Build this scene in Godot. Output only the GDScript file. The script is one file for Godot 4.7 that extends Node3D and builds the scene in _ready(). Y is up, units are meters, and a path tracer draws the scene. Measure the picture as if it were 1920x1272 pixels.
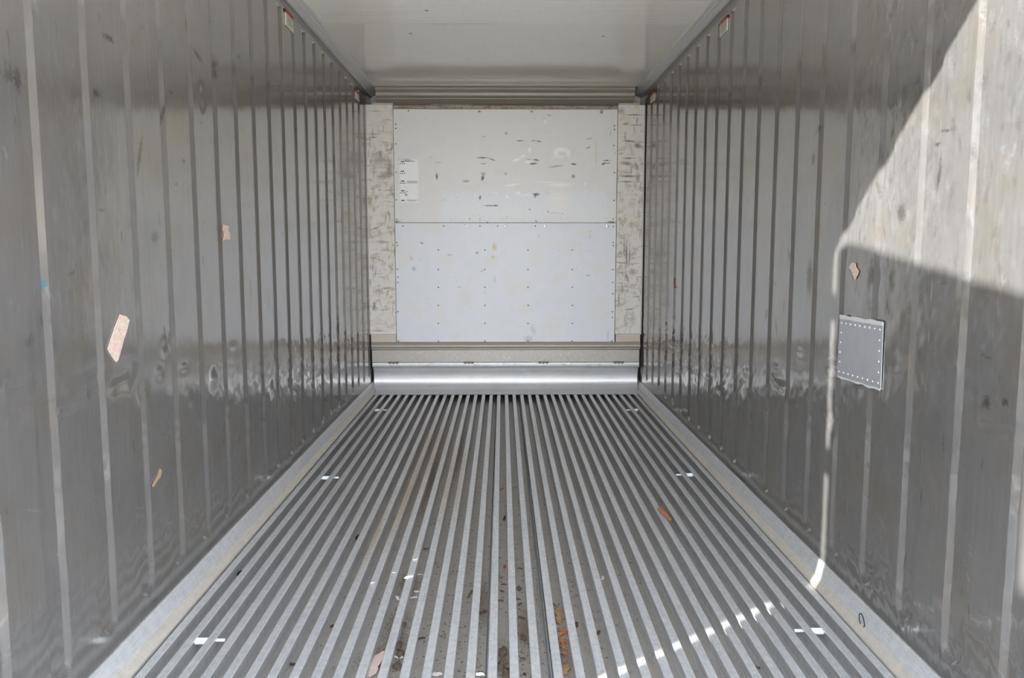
extends Node3D
# Interior of an empty refrigerated shipping container, seen from just outside its open doors.
# Axes: x to the side, y up (0 = tops of the floor bars), the length runs towards -z. "u" below means -z.

const FOCAL := 1544.374            # pixels, for a 1920 x 1272 picture
const CAM := Vector3(-0.0316, 1.2319, 0.0)
const W := 1.145                   # half the inner width
const CEIL := 2.52
const U0 := 1.2                    # the door opening
const U1 := 7.2                    # the rear skin
const PITCH := 0.25439             # wall grooves
const BACK := 6.9                  # face of the rear bulkhead
const PAN := -0.058                # floor between the bars

var cam: Camera3D
var taken := {}
var mats := {}
var n_big := FastNoiseLite.new()
var n_mid := FastNoiseLite.new()
var n_fine := FastNoiseLite.new()
var n_dab := FastNoiseLite.new()
var dents := {-1: [], 1: []}
var creases := {-1: [], 1: []}
var near_dents := []
var near_creases := []


# ------------------------------------------------------------------ helpers
func numbered(called: String) -> String:
	var n: int = taken.get(called, -1) + 1
	taken[called] = n
	return called if n == 0 else "%s_%03d" % [called, n]


func thing(called: String, label: String, category: String, at := Vector3.ZERO, group := "") -> Node3D:
	var o := Node3D.new()
	o.name = numbered(called)
	add_child(o)
	o.position = at
	o.set_meta("label", label)
	o.set_meta("category", category)
	if group != "":
		o.set_meta("group", group)
	return o


func setting(called: String, label: String, category: String) -> Node3D:
	var o := Node3D.new()
	o.name = called
	add_child(o)
	o.set_meta("kind", "structure")
	o.set_meta("label", label)
	o.set_meta("category", category)
	return o


func part(parent: Node3D, called: String, mesh: Mesh, m: Material, at := Vector3.ZERO) -> MeshInstance3D:
	var o := MeshInstance3D.new()
	o.name = called
	o.mesh = mesh
	o.material_override = m
	o.cast_shadow = GeometryInstance3D.SHADOW_CASTING_SETTING_ON
	parent.add_child(o, true)
	o.position = at
	return o


func aim(px: float, py: float) -> Vector3:
	return cam.basis * Vector3((px - 960.0) / FOCAL, (636.0 - py) / FOCAL, -1.0)


func on_plane(px: float, py: float, axis: int, value: float) -> Vector3:
	var d := aim(px, py)
	return CAM + d * ((value - CAM[axis]) / d[axis])


func on_wall(px: float, py: float, s: int) -> Vector2:      # (u, y)
	var p := on_plane(px, py, 0, s * W)
	return Vector2(-p.z, p.y)


func on_back(px: float, py: float) -> Vector2:              # (x, y)
	var p := on_plane(px, py, 2, -BACK)
	return Vector2(p.x, p.y)


func on_floor(px: float, py: float, h: float) -> Vector3:
	return on_plane(px, py, 1, h)


func grey(v: float, warm := 0.0) -> Color:
	return Color(v * (1.0 + warm), v, v * (1.0 - warm))


func mat(called: String, col: Color, rough: float, metal := 0.0, spec := 0.5) -> StandardMaterial3D:
	var m := StandardMaterial3D.new()
	m.resource_name = called
	m.albedo_color = col
	m.roughness = rough
	m.metallic = metal
	m.metallic_specular = spec
	mats[called] = m
	return m


func tri_texture(m: StandardMaterial3D, tex: Texture2D, scale: Vector3, bump: Texture2D = null, depth := 0.0) -> void:
	m.albedo_texture = tex
	m.uv1_triplanar = true
	m.uv1_world_triplanar = true
	m.uv1_scale = scale
	if bump:
		m.heightmap_enabled = true
		m.heightmap_texture = bump
		m.heightmap_scale = depth


# A plane of colour that marks can be put on, in metres.
class Canvas:
	var w: int
	var h: int
	var a0: float
	var a1: float
	var b0: float
	var b1: float
	var d: PackedByteArray
	var nz: FastNoiseLite

	func _init(w_: int, h_: int, a0_: float, a1_: float, b0_: float, b1_: float, noise: FastNoiseLite) -> void:
		w = w_
		h = h_
		a0 = a0_
		a1 = a1_
		b0 = b0_
		b1 = b1_
		nz = noise
		d.resize(w * h * 3)

	# base colour, a cloudy variation, streaks along b and fine grain
	func fill(c: Color, cloud: float, streak: float, grain: float, cloud_size: float, tint: Color, seed_: int, along_a := false) -> void:
		var sa := (a1 - a0) / w
		var sb := (b1 - b0) / h
		var n := FastNoiseLite.new()
		n.seed = seed_
		n.frequency = sa / cloud_size
		n.fractal_octaves = 4
		var hh := maxi(8, int(h * sb / sa))
		var im := n.get_image(w, hh, false, false, false)
		im.resize(w, h, Image.INTERPOLATE_BILINEAR)
		im.convert(Image.FORMAT_L8)
		var cl := im.get_data()
		n.seed = seed_ + 7
		n.frequency = 0.25
		n.fractal_octaves = 2
		if along_a:
			im = n.get_image(maxi(8, int(w * sa * 12.0)), h, false, false, false)
		else:
			im = n.get_image(w, maxi(8, int(h * sb * 12.0)), false, false, false)
		im.resize(w, h, Image.INTERPOLATE_CUBIC)
		im.convert(Image.FORMAT_L8)
		var sd := im.get_data()
		var lut := PackedFloat32Array()
		for i in 256:
			var k := (i / 127.5 - 1.0)
			var t := clampf(k * 1.6, 0.0, 1.0)
			var v := 255.0 * (1.0 + cloud * k)
			lut.append((c.r + (tint.r - c.r) * t) * v)
			lut.append((c.g + (tint.g - c.g) * t) * v)
			lut.append((c.b + (tint.b - c.b) * t) * v)
		var rng := RandomNumberGenerator.new()
		rng.seed = seed_ + 11
		var i := 0
		for p in w * h:
			var k := cl[p] * 3
			var v := 1.0 + streak * (sd[p] / 127.5 - 1.0) + grain * (rng.randf() - 0.5)
			d[i] = mini(255, int(lut[k] * v))
			d[i + 1] = mini(255, int(lut[k + 1] * v))
			d[i + 2] = mini(255, int(lut[k + 2] * v))
			i += 3

	# a smear or stain with a broken outline: half sizes along and across its direction
	func dab(a: float, b: float, ra: float, rb: float, ang: float, c: Color, alpha: float, broken := 0.7, fine := 120.0) -> void:
		var sa := (a1 - a0) / w
		var sb := (b1 - b0) / h
		var r := maxf(ra, rb) * 1.3
		var ca := cos(ang)
		var sn := sin(ang)
		for y in range(maxi(0, int((b1 - b - r) / sb)), mini(h, int((b1 - b + r) / sb) + 2)):
			for x in range(maxi(0, int((a - r - a0) / sa)), mini(w, int((a + r - a0) / sa) + 2)):
				var da := a0 + (x + 0.5) * sa - a
				var db := b1 - (y + 0.5) * sb - b
				var p := (da * ca + db * sn) / ra
				var q := (-da * sn + db * ca) / rb
				var l := sqrt(p * p + q * q)
				if l > 1.3:
					continue
				var k := nz.get_noise_2d((da + a) * fine, (db + b) * fine) * broken
				var t := clampf((1.0 - l + k) * 2.2, 0.0, 1.0) * alpha
				if t <= 0.0:
					continue
				var i := (y * w + x) * 3
				d[i] = int(lerpf(d[i], c.r * 255.0, t))
				d[i + 1] = int(lerpf(d[i + 1], c.g * 255.0, t))
				d[i + 2] = int(lerpf(d[i + 2], c.b * 255.0, t))

	func box(a: float, b: float, ra: float, rb: float, c: Color) -> void:
		var sa := (a1 - a0) / w
		var sb := (b1 - b0) / h
		for y in range(maxi(0, int((b1 - b - rb) / sb)), mini(h, int((b1 - b + rb) / sb) + 1)):
			for x in range(maxi(0, int((a - ra - a0) / sa)), mini(w, int((a + ra - a0) / sa) + 1)):
				var i := (y * w + x) * 3
				d[i] = int(c.r * 255.0)
				d[i + 1] = int(c.g * 255.0)
				d[i + 2] = int(c.b * 255.0)

	func texture() -> ImageTexture:
		var im := Image.create_from_data(w, h, false, Image.FORMAT_RGB8, d)
		return ImageTexture.create_from_image(im)


func noise_texture(size: int, freq: float, octaves: int, seed_: int, low := 0.0, high := 1.0) -> ImageTexture:
	var n := FastNoiseLite.new()
	n.seed = seed_
	n.frequency = freq
	n.fractal_octaves = octaves
	var im := n.get_seamless_image(size, size)
	im.convert(Image.FORMAT_L8)
	if low != 0.0 or high != 1.0:
		var d := im.get_data()
		for i in d.size():
			d[i] = int(255.0 * lerpf(low, high, d[i] / 255.0))
		im = Image.create_from_data(size, size, false, Image.FORMAT_L8, d)
	return ImageTexture.create_from_image(im)


# a closed outline in its own x, y drawn out along z from 0 to length (flat faces, capped)
func prism(outline: PackedVector2Array, length: float) -> ArrayMesh:
	var st := SurfaceTool.new()
	st.begin(Mesh.PRIMITIVE_TRIANGLES)
	var p := outline.duplicate()
	if Geometry2D.is_polygon_clockwise(p):
		p.reverse()
	for i in p.size():
		var a := p[i]
		var b := p[(i + 1) % p.size()]
		var e := (b - a).normalized()
		st.set_normal(Vector3(e.y, -e.x, 0))
		for v in [Vector3(a.x, a.y, 0), Vector3(b.x, b.y, length), Vector3(b.x, b.y, 0), Vector3(a.x, a.y, 0), Vector3(a.x, a.y, length), Vector3(b.x, b.y, length)]:
			st.set_uv(Vector2(v.z, v.x + v.y))
			st.add_vertex(v)
	var tri := Geometry2D.triangulate_polygon(p)
	for k in [0, 1]:
		st.set_normal(Vector3(0, 0, -1 if k == 0 else 1))
		for j in range(0, tri.size(), 3):
			var order := [tri[j], tri[j + 1], tri[j + 2]]
			if k == 1:
				order.reverse()
			for q in order:
				st.set_uv(p[q])
				st.add_vertex(Vector3(p[q].x, p[q].y, length * k))
	return st.commit()


func slab(lo: Vector3, hi: Vector3, bevel := 0.0) -> ArrayMesh:
	var size := hi - lo
	var b := minf(bevel, minf(size.x, minf(size.y, size.z)) * 0.45)
	var o := PackedVector2Array()
	if b > 0.0:
		for c in [Vector2(lo.x + b, lo.y), Vector2(hi.x - b, lo.y), Vector2(hi.x, lo.y + b), Vector2(hi.x, hi.y - b), Vector2(hi.x - b, hi.y), Vector2(lo.x + b, hi.y), Vector2(lo.x, hi.y - b), Vector2(lo.x, lo.y + b)]:
			o.append(c)
	else:
		o = PackedVector2Array([Vector2(lo.x, lo.y), Vector2(hi.x, lo.y), Vector2(hi.x, hi.y), Vector2(lo.x, hi.y)])
	var m := prism(o, size.z)
	var st := SurfaceTool.new()
	st.append_from(m, 0, Transform3D(Basis(), Vector3(0, 0, lo.z)))
	return st.commit()


# a face with uv over given ranges, standing at z and looking towards +z, with sides going back
func board(x0: float, x1: float, y0: float, y1: float, z: float, thick: float) -> ArrayMesh:
	var st := SurfaceTool.new()
	st.begin(Mesh.PRIMITIVE_TRIANGLES)
	var b := 0.003
	var rings := [[0.0, 0.0], [b, b]]      # inset, forward of the bevelled edge
	var c := []
	for k in 2:
		var i: float = rings[k][0]
		var zz := z - b if k == 0 else z
		c.append([Vector3(x0 + i, y0 + i, zz), Vector3(x1 - i, y0 + i, zz), Vector3(x1 - i, y1 - i, zz), Vector3(x0 + i, y1 - i, zz)])
	var back := [Vector3(x0, y0, z - thick), Vector3(x1, y0, z - thick), Vector3(x1, y1, z - thick), Vector3(x0, y1, z - thick)]
	var quads := [[c[1][0], c[1][1], c[1][2], c[1][3]]]
	for i in 4:
		var j := (i + 1) % 4
		quads.append([c[0][i], c[0][j], c[1][j], c[1][i]])
		quads.append([back[i], back[j], c[0][j], c[0][i]])
	for q in quads:
		var n: Vector3 = (q[1] - q[0]).cross(q[2] - q[0]).normalized()
		st.set_normal(n)
		for i in [0, 2, 1, 0, 3, 2]:
			var v: Vector3 = q[i]
			st.set_uv(Vector2((v.x - x0) / (x1 - x0), (y1 - v.y) / (y1 - y0)))
			st.add_vertex(v)
	return st.commit()


# a smooth sheet swept along x from a line of (z, y) points, with a thickness
func swept(line: PackedVector2Array, x0: float, x1: float, thick: float, crease := 0.6) -> ArrayMesh:
	var st := SurfaceTool.new()
	st.begin(Mesh.PRIMITIVE_TRIANGLES)
	var count := line.size()
	var nrm := []
	for i in count - 1:
		var e := (line[i + 1] - line[i]).normalized()
		nrm.append(Vector2(-e.y, e.x))
	for side in [1.0, -1.0]:
		for i in count - 1:
			var na: Vector2 = nrm[i]
			var nb: Vector2 = nrm[i]
			if i > 0 and nrm[i].dot(nrm[i - 1]) > crease:
				na = (nrm[i] + nrm[i - 1]).normalized()
			if i < count - 2 and nrm[i].dot(nrm[i + 1]) > crease:
				nb = (nrm[i] + nrm[i + 1]).normalized()
			var off_a := Vector2.ZERO if side > 0 else -na * thick
			var off_b := Vector2.ZERO if side > 0 else -nb * thick
			var a := line[i] + off_a
			var b := line[i + 1] + off_b
			var v := [Vector3(x0, a.y, a.x), Vector3(x1, a.y, a.x), Vector3(x1, b.y, b.x), Vector3(x0, b.y, b.x)]
			var ns := [na, na, nb, nb]
			for k in ([0, 1, 2, 0, 2, 3] if side > 0 else [0, 2, 1, 0, 3, 2]):
				st.set_normal(Vector3(0, ns[k].y, ns[k].x) * side)
				st.set_uv(Vector2(v[k].x, v[k].y))
				st.add_vertex(v[k])
	for x in [x0, x1]:
		st.set_normal(Vector3(signf(x), 0, 0))
		for i in count - 1:
			var a := line[i]
			var b := line[i + 1]
			var a2: Vector2 = a - nrm[i] * thick
			var b2: Vector2 = b - nrm[i] * thick
			for q in [a, b, b2, a, b2, a2]:
				st.set_uv(q)
				st.add_vertex(Vector3(x, q.y, q.x))
	return st.commit()


func dome(r: float, h: float, n := 10) -> ArrayMesh:
	var st := SurfaceTool.new()
	st.begin(Mesh.PRIMITIVE_TRIANGLES)
	st.set_smooth_group(0)
	var rings := [Vector2(r, 0), Vector2(r * 0.85, h * 0.6), Vector2(r * 0.5, h * 0.92), Vector2(0, h)]
	for k in 3:
		for i in n:
			var a := TAU * i / n
			var b := TAU * (i + 1) / n
			var p: Vector2 = rings[k]
			var q: Vector2 = rings[k + 1]
			var v := [Vector3(cos(a) * p.x, sin(a) * p.x, p.y), Vector3(cos(b) * p.x, sin(b) * p.x, p.y), Vector3(cos(b) * q.x, sin(b) * q.x, q.y), Vector3(cos(a) * q.x, sin(a) * q.x, q.y)]
			for j in ([0, 2, 1, 0, 3, 2] if k < 2 else [0, 2, 1]):
				st.add_vertex(v[j])
	st.generate_normals()
	return st.commit()


# ------------------------------------------------------------------ the corrugated liner
func groove_depth(du: float, y: float) -> float:            # du: from the middle of the groove
	var yb := 0.185
	var yt := 2.385
	if y > yt:                                                  # the upper end is cut square and steep
		return 0.009 * clampf((2.432 - y) / 0.006, 0.0, 1.0) * clampf((0.05 - absf(du)) / 0.016, 0.0, 1.0)
	var dy := maxf(yb - y, 0.0)
	var l := sqrt(du * du + dy * dy)
	# the side towards the doors is steeper than the side towards the bulkhead
	var soft := clampf(0.5 + du / 0.03, 0.0, 1.0)
	return 0.009 * clampf((lerpf(0.046, 0.054, soft) - l) / lerpf(0.012, 0.020, soft), 0.0, 1.0)


func dent(s: int, u: float, y: float) -> float:             # how far the sheet is pushed outwards
	var low := smoothstep(0.12, 0.25, y) * (1.0 - smoothstep(0.62, 0.95, y))
	var belt := smoothstep(0.3, 0.45, y) * (1.0 - smoothstep(0.66, 0.8, y))
	var su := u + s * 31.0
	belt *= 1.0 + (1.4 if s > 0 else 0.8) * smoothstep(3.4, 4.4, u)
	low *= 1.0 + 1.2 * smoothstep(3.6, 4.6, u)
	var h := 0.0009 * n_big.get_noise_2d(su * 1.0, y * 0.55)
	h += (0.00016 + 0.0005 * low + 0.0009 * belt) * n_mid.get_noise_2d(su, y * 0.8)
	h += (0.00004 + 0.00016 * low + 0.00055 * belt) * n_fine.get_noise_2d(su, y)
	if s > 0:
		var near := 1.0 - smoothstep(2.6, 3.4, u)
		h += near * (0.0007 * n_mid.get_noise_2d(su * 0.8 + 50.0, y * 0.8) + 0.0007 * n_fine.get_noise_2d(su + 9.0, y * 0.6))
	for e in near_dents:
		var p := Vector2((u - e[0]) / e[2], (y - e[1]) / e[3])
		var l := p.length_squared()
		if l < 6.0:
			h += e[4] * exp(-l * 1.4) * (1.0 - 0.55 * l)
	for e in near_creases:
		var a: Vector2 = e[0]
		var b: Vector2 = e[1]
		var p := Vector2(u, y)
		var t := clampf((p - a).dot(b - a) / (b - a).length_squared(), 0.0, 1.0)
		var l: float = p.distance_to(a.lerp(b, t)) / e[2]
		if l < 2.5:
			h += e[3] * exp(-l * l) * minf(1.0, minf(t, 1.0 - t) * 6.0 + 0.15)
	return h


func liner(s: int, ua: float, ub: float, middle: float, cols: PackedFloat32Array, rows: PackedFloat32Array) -> ArrayMesh:
	var vs := PackedVector3Array()
	var ns := PackedVector3Array()
	var uvs := PackedVector2Array()
	var idx := PackedInt32Array()
	var nc := cols.size()
	near_dents = dents[s].filter(func(q): return q[0] > ua - q[2] * 2.5 and q[0] < ub + q[2] * 2.5)
	near_creases = creases[s].filter(func(q): return maxf(q[0].x, q[1].x) > ua - 0.06 and minf(q[0].x, q[1].x) < ub + 0.06)
	var e := 0.0003
	var hs := PackedFloat32Array()
	for y in rows:
		for c in cols:
			hs.append(dent(s, ua + (ub - ua) * c, y))
	var nr := rows.size()
	for r in nr:
		var y := rows[r]
		for c in nc:
			var u := ua + (ub - ua) * cols[c]
			var i := r * nc + c
			var h := hs[i]
			var c0 := maxi(c - 1, 0)
			var c1 := mini(c + 1, nc - 1)
			var r0 := maxi(r - 1, 0)
			var r1 := mini(r + 1, nr - 1)
			var hu := (hs[r * nc + c1] - hs[r * nc + c0]) / ((cols[c1] - cols[c0]) * (ub - ua))
			var hy := (hs[r1 * nc + c] - hs[r0 * nc + c]) / (rows[r1] - rows[r0])
			if middle > 0.0:
				var g := groove_depth(u - middle, y)
				h += g
				hu += (groove_depth(u + e - middle, y) - groove_depth(u - e - middle, y)) / (2.0 * e)
				hy += (groove_depth(u - middle, y + e) - groove_depth(u - middle, y - e)) / (2.0 * e)
			vs.append(Vector3(s * (W + h), y, -u))
			# surface x = s (W + h); the normal looks into the room
			ns.append(Vector3(-s, hy, -hu).normalized())
			uvs.append(Vector2((u - U0) / (U1 - U0), (2.54 - y) / 2.54))
	for r in rows.size() - 1:
		for c in nc - 1:
			var a := r * nc + c
			if s < 0:
				idx.append_array(PackedInt32Array([a, a + nc, a + 1, a + 1, a + nc, a + nc + 1]))
			else:
				idx.append_array(PackedInt32Array([a, a + 1, a + nc, a + 1, a + nc + 1, a + nc]))
	var arr := []
	arr.resize(Mesh.ARRAY_MAX)
	arr[Mesh.ARRAY_VERTEX] = vs
	arr[Mesh.ARRAY_NORMAL] = ns
	arr[Mesh.ARRAY_TEX_UV] = uvs
	arr[Mesh.ARRAY_INDEX] = idx
	var m := ArrayMesh.new()
	m.add_surface_from_arrays(Mesh.PRIMITIVE_TRIANGLES, arr)
	return m


func build_wall(s: int, called: String, first: float, m: Material, label: String) -> Node3D:
	var wall := setting(called, label, "wall")
	var rows := PackedFloat32Array()
	var y := 0.0
	while y < 2.53:
		rows.append(y)
		y += 0.0045 if (y > 0.115 and y < 0.195) or (y > 2.37 and y < 2.445) else (0.0125 if y < 0.86 else 0.02)
	rows.append(2.535)
	var flat := PackedFloat32Array()
	for k in 11:
		flat.append(k / 10.0)
	var grooved := PackedFloat32Array([0.0, 0.04, 0.08, 0.0865, 0.092, 0.12, 0.16, 0.1935, 0.1995, 0.3, 0.4, 0.5, 0.6, 0.7, 0.8005, 0.8065, 0.84, 0.89, 0.94, 0.979, 0.985, 1.0])
	var last := U0
	var hw := 0.056
	for k in range(-4, 21):
		var mid := first + PITCH * k - 0.0395
		if mid - hw < U0 + 0.01 or mid + hw > U1 - 0.2:
			continue
		part(wall, "wall_panel", liner(s, last, mid - hw, -1.0, flat, rows), m)
		part(wall, "groove", liner(s, mid - hw, mid + hw, mid, grooved, rows), m)
		last = mid + hw
	part(wall, "wall_panel", liner(s, last, U1, -1.0, flat, rows), m)
	var x0 := W + 0.014
	var x1 := W + 0.085
	part(wall, "outer_skin", slab(Vector3(minf(s * x0, s * x1), -0.2, -U1), Vector3(maxf(s * x0, s * x1), 2.62, -U0)), mats.outer_paint)
	return wall


# ------------------------------------------------------------------ scene
func _ready() -> void:
	# ---- camera, sky, sun, exposure
	cam = Camera3D.new()
	cam.name = "camera"
	add_child(cam)
	cam.position = CAM
	cam.rotation = Vector3(-0.11239, -0.01164, 0.0)
	cam.fov = rad_to_deg(2.0 * atan(636.0 / FOCAL))
	cam.near = 0.05
	cam.far = 400.0
	cam.current = true

	var sky_mat := ProceduralSkyMaterial.new()
	sky_mat.sky_top_color = Color(0.66, 0.71, 0.78)
	sky_mat.sky_horizon_color = Color(0.90, 0.90, 0.91)
	sky_mat.sky_curve = 0.2
	sky_mat.ground_bottom_color = Color(0.42, 0.40, 0.37)
	sky_mat.ground_horizon_color = Color(0.62, 0.61, 0.59)
	sky_mat.sky_energy_multiplier = 3.4
	sky_mat.ground_energy_multiplier = 2.5
	var sky := Sky.new()
	sky.sky_material = sky_mat
	var env := Environment.new()
	env.background_mode = Environment.BG_SKY
	env.sky = sky
	env.tonemap_mode = Environment.TONE_MAPPER_LINEAR
	env.tonemap_exposure = 0.84
	env.sdfgi_enabled = true
	env.ssao_enabled = true
	env.ssil_enabled = true
	var we := WorldEnvironment.new()
	we.name = "environment"
	we.environment = env
	add_child(we)

	var sun := DirectionalLight3D.new()
	sun.name = "sun"
	add_child(sun)
	sun.look_at_from_position(Vector3.ZERO, Vector3(1.0, -0.568, -0.757), Vector3.UP)
	sun.light_color = Color(1.0, 1.0, 0.99)
	sun.light_energy = 9.8
	sun.light_angular_distance = 0.53
	sun.shadow_enabled = true
	sun.sky_mode = DirectionalLight3D.SKY_MODE_LIGHT_ONLY

	# ---- noise
	n_big.seed = 3
	n_big.frequency = 2.2
	n_mid.seed = 5
	n_mid.frequency = 7.0
	n_mid.fractal_octaves = 2
	n_fine.seed = 8
	n_fine.frequency = 22.0
	n_fine.fractal_octaves = 2
	n_dab.seed = 13
	n_dab.frequency = 1.0
	n_dab.fractal_octaves = 2

	make_materials()
	build_shell()
	build_floor()
	build_bulkhead()
	build_outside()
	build_wall_things()
	build_floor_things()


func make_materials() -> void:
	mat("outer_paint", Color(0.86, 0.86, 0.85), 0.5)
	mat("aluminium", grey(0.80), 0.42, 0.75)
	mat("cove_steel", grey(0.84), 0.3, 0.8)
	mat("kick_steel", grey(0.72, 0.015), 0.38, 0.6)
	mat("trim_metal", grey(0.80, 0.01), 0.42, 0.3)
	mat("screw_dark", Color(0.30, 0.29, 0.28), 0.5, 0.5)
	mat("screw_bright", Color(0.86, 0.86, 0.86), 0.3, 0.7)
	mat("rod_steel", Color(0.96, 0.97, 0.98), 0.3, 0.1)
	mat("rubber", Color(0.09, 0.09, 0.09), 0.8)
	var grain := noise_texture(512, 0.06, 4, 21)
	mats.aluminium.roughness_texture = noise_texture(512, 0.02, 5, 22, 0.75, 1.25)


func wall_material(s: int) -> StandardMaterial3D:
	var c := Canvas.new(1536, 650, U0, U1, 0.0, 2.54, n_dab)
	c.fill(grey(0.635, 0.02), 0.06, 0.035, 0.02, 0.35, Color(0.615, 0.59, 0.555), 40 + s)
	var rng := RandomNumberGenerator.new()
	rng.seed = 900 + s
	var dark := Color(0.30, 0.28, 0.26)
	# small scuffs and drips all over
	for i in 190:
		var len := rng.randf_range(0.006, 0.035)
		var upright := rng.randf() < 0.7
		c.dab(rng.randf_range(U0, U1), rng.randf_range(0.1, 2.45), len, rng.randf_range(0.0015, 0.005), (PI / 2 if upright else 0.0) + rng.randf_range(-0.25, 0.25), dark, rng.randf_range(0.15, 0.5))
	# rubbed, paler strokes low down where pallets scrape
	for i in 150:
		c.dab(rng.randf_range(U0, U1), rng.randf_range(0.08, 0.7), rng.randf_range(0.01, 0.07), rng.randf_range(0.0008, 0.002), rng.randf_range(-0.9, -0.2) * s * -1.0, grey(0.9), rng.randf_range(0.2, 0.6))
	# pale and dark splotches, as the sunlit stretch by the doorway shows them
	for i in (1700 if s > 0 else 200):
		var near := rng.randf_range(U0, 2.75)
		c.dab(near, rng.randf_range(0.9, 2.5), rng.randf_range(0.006, 0.03), rng.randf_range(0.004, 0.012), PI / 2 + rng.randf_range(-0.5, 0.5), [grey(0.74), grey(0.52, 0.01), grey(0.69)][i % 3], rng.randf_range(0.2, 0.7), 1.3, 90.0)
	# scuff marks copied from the photograph: picture point, half length, half width, angle, strength
	var marks := []
	if s < 0:
		marks = [[205, 72, 0.045, 0.009, 0.0, 0.6], [370, 104, 0.05, 0.012, -0.3, 0.65], [405, 120, 0.03, 0.012, 0.6, 0.55], [308, 212, 0.06, 0.006, 1.2, 0.5], [262, 292, 0.07, 0.012, 1.2, 0.45], [405, 140, 0.02, 0.02, 0.0, 0.4],
			[447, 107, 0.03, 0.01, 0.2, 0.5], [345, 302, 0.02, 0.008, 0.1, 0.4], [330, 345, 0.02, 0.006, 0.3, 0.35], [290, 445, 0.03, 0.02, 0.2, 0.35], [530, 440, 0.02, 0.02, 0.0, 0.5],
			[500, 403, 0.008, 0.03, 0.0, 0.45], [470, 540, 0.012, 0.06, 0.1, 0.35], [314, 625, 0.01, 0.03, 0.1, 0.5], [348, 730, 0.02, 0.01, 0.3, 0.4], [40, 150, 0.015, 0.03, 0.0, 0.4], [20, 140, 0.03, 0.02, 0.3, 0.3], [60, 640, 0.03, 0.015, 0.0, 0.25], [180, 175, 0.02, 0.012, 0.0, 0.5]]
		for e in [[455, 243, 0.03, 0.025], [518, 332, 0.035, 0.02], [420, 440, 0.06, 0.05]]:
			var q := on_wall(e[0], e[1], s)
			c.dab(q.x, q.y, e[2], e[3], 0.3, Color(0.66, 0.55, 0.46), 0.5)
		var bl := on_wall(85, 533, s)
		c.dab(bl.x, bl.y, 0.014, 0.012, 0.0, Color(0.42, 0.66, 0.72), 0.8)
	else:
		marks = [[1300, 148, 0.015, 0.05, 0.0, 0.85], [1518, 520, 0.03, 0.075, 0.0, 0.55], [1525, 300, 0.015, 0.025, 0.0, 0.6], [1535, 240, 0.02, 0.01, 0.0, 0.5], [1480, 480, 0.012, 0.025, 0.0, 0.5], [1437, 590, 0.02, 0.03, 0.3, 0.5], [1455, 610, 0.012, 0.05, -0.3, 0.5],
			[1470, 575, 0.006, 0.025, 0.0, 0.5], [1267, 525, 0.012, 0.07, 0.0, 0.6], [1262, 625, 0.02, 0.04, 0.0, 0.6], [1265, 305, 0.06, 0.008, 0.0, 0.35], [1240, 310, 0.07, 0.01, 0.0, 0.4], [1235, 345, 0.08, 0.009, 0.0, 0.4], [1755, 270, 0.03, 0.006, 0.0, 0.6], [1775, 245, 0.04, 0.004, 0.1, 0.5],
			[1690, 400, 0.03, 0.03, 0.2, 0.45], [1760, 330, 0.012, 0.05, 0.2, 0.45], [1850, 755, 0.02, 0.02, 0.0, 0.55], [1885, 755, 0.012, 0.012, 0.0, 0.6], [1590, 640, 0.05, 0.02, 0.2, 0.4]]
	for e in marks:
		var q := on_wall(e[0], e[1], s)
		c.dab(q.x, q.y, e[2], e[3], e[4], dark, e[5])
	var m := mat("stainless_liner" if s < 0 else "stainless_liner_sunny", Color.WHITE, 1.0, 0.8)
	m.albedo_texture = c.texture()
	m.roughness_texture = mats.get("liner_rough")
	m.heightmap_enabled = true
	m.heightmap_texture = mats.get("liner_bump")
	m.heightmap_scale = 0.012
	return m


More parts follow.
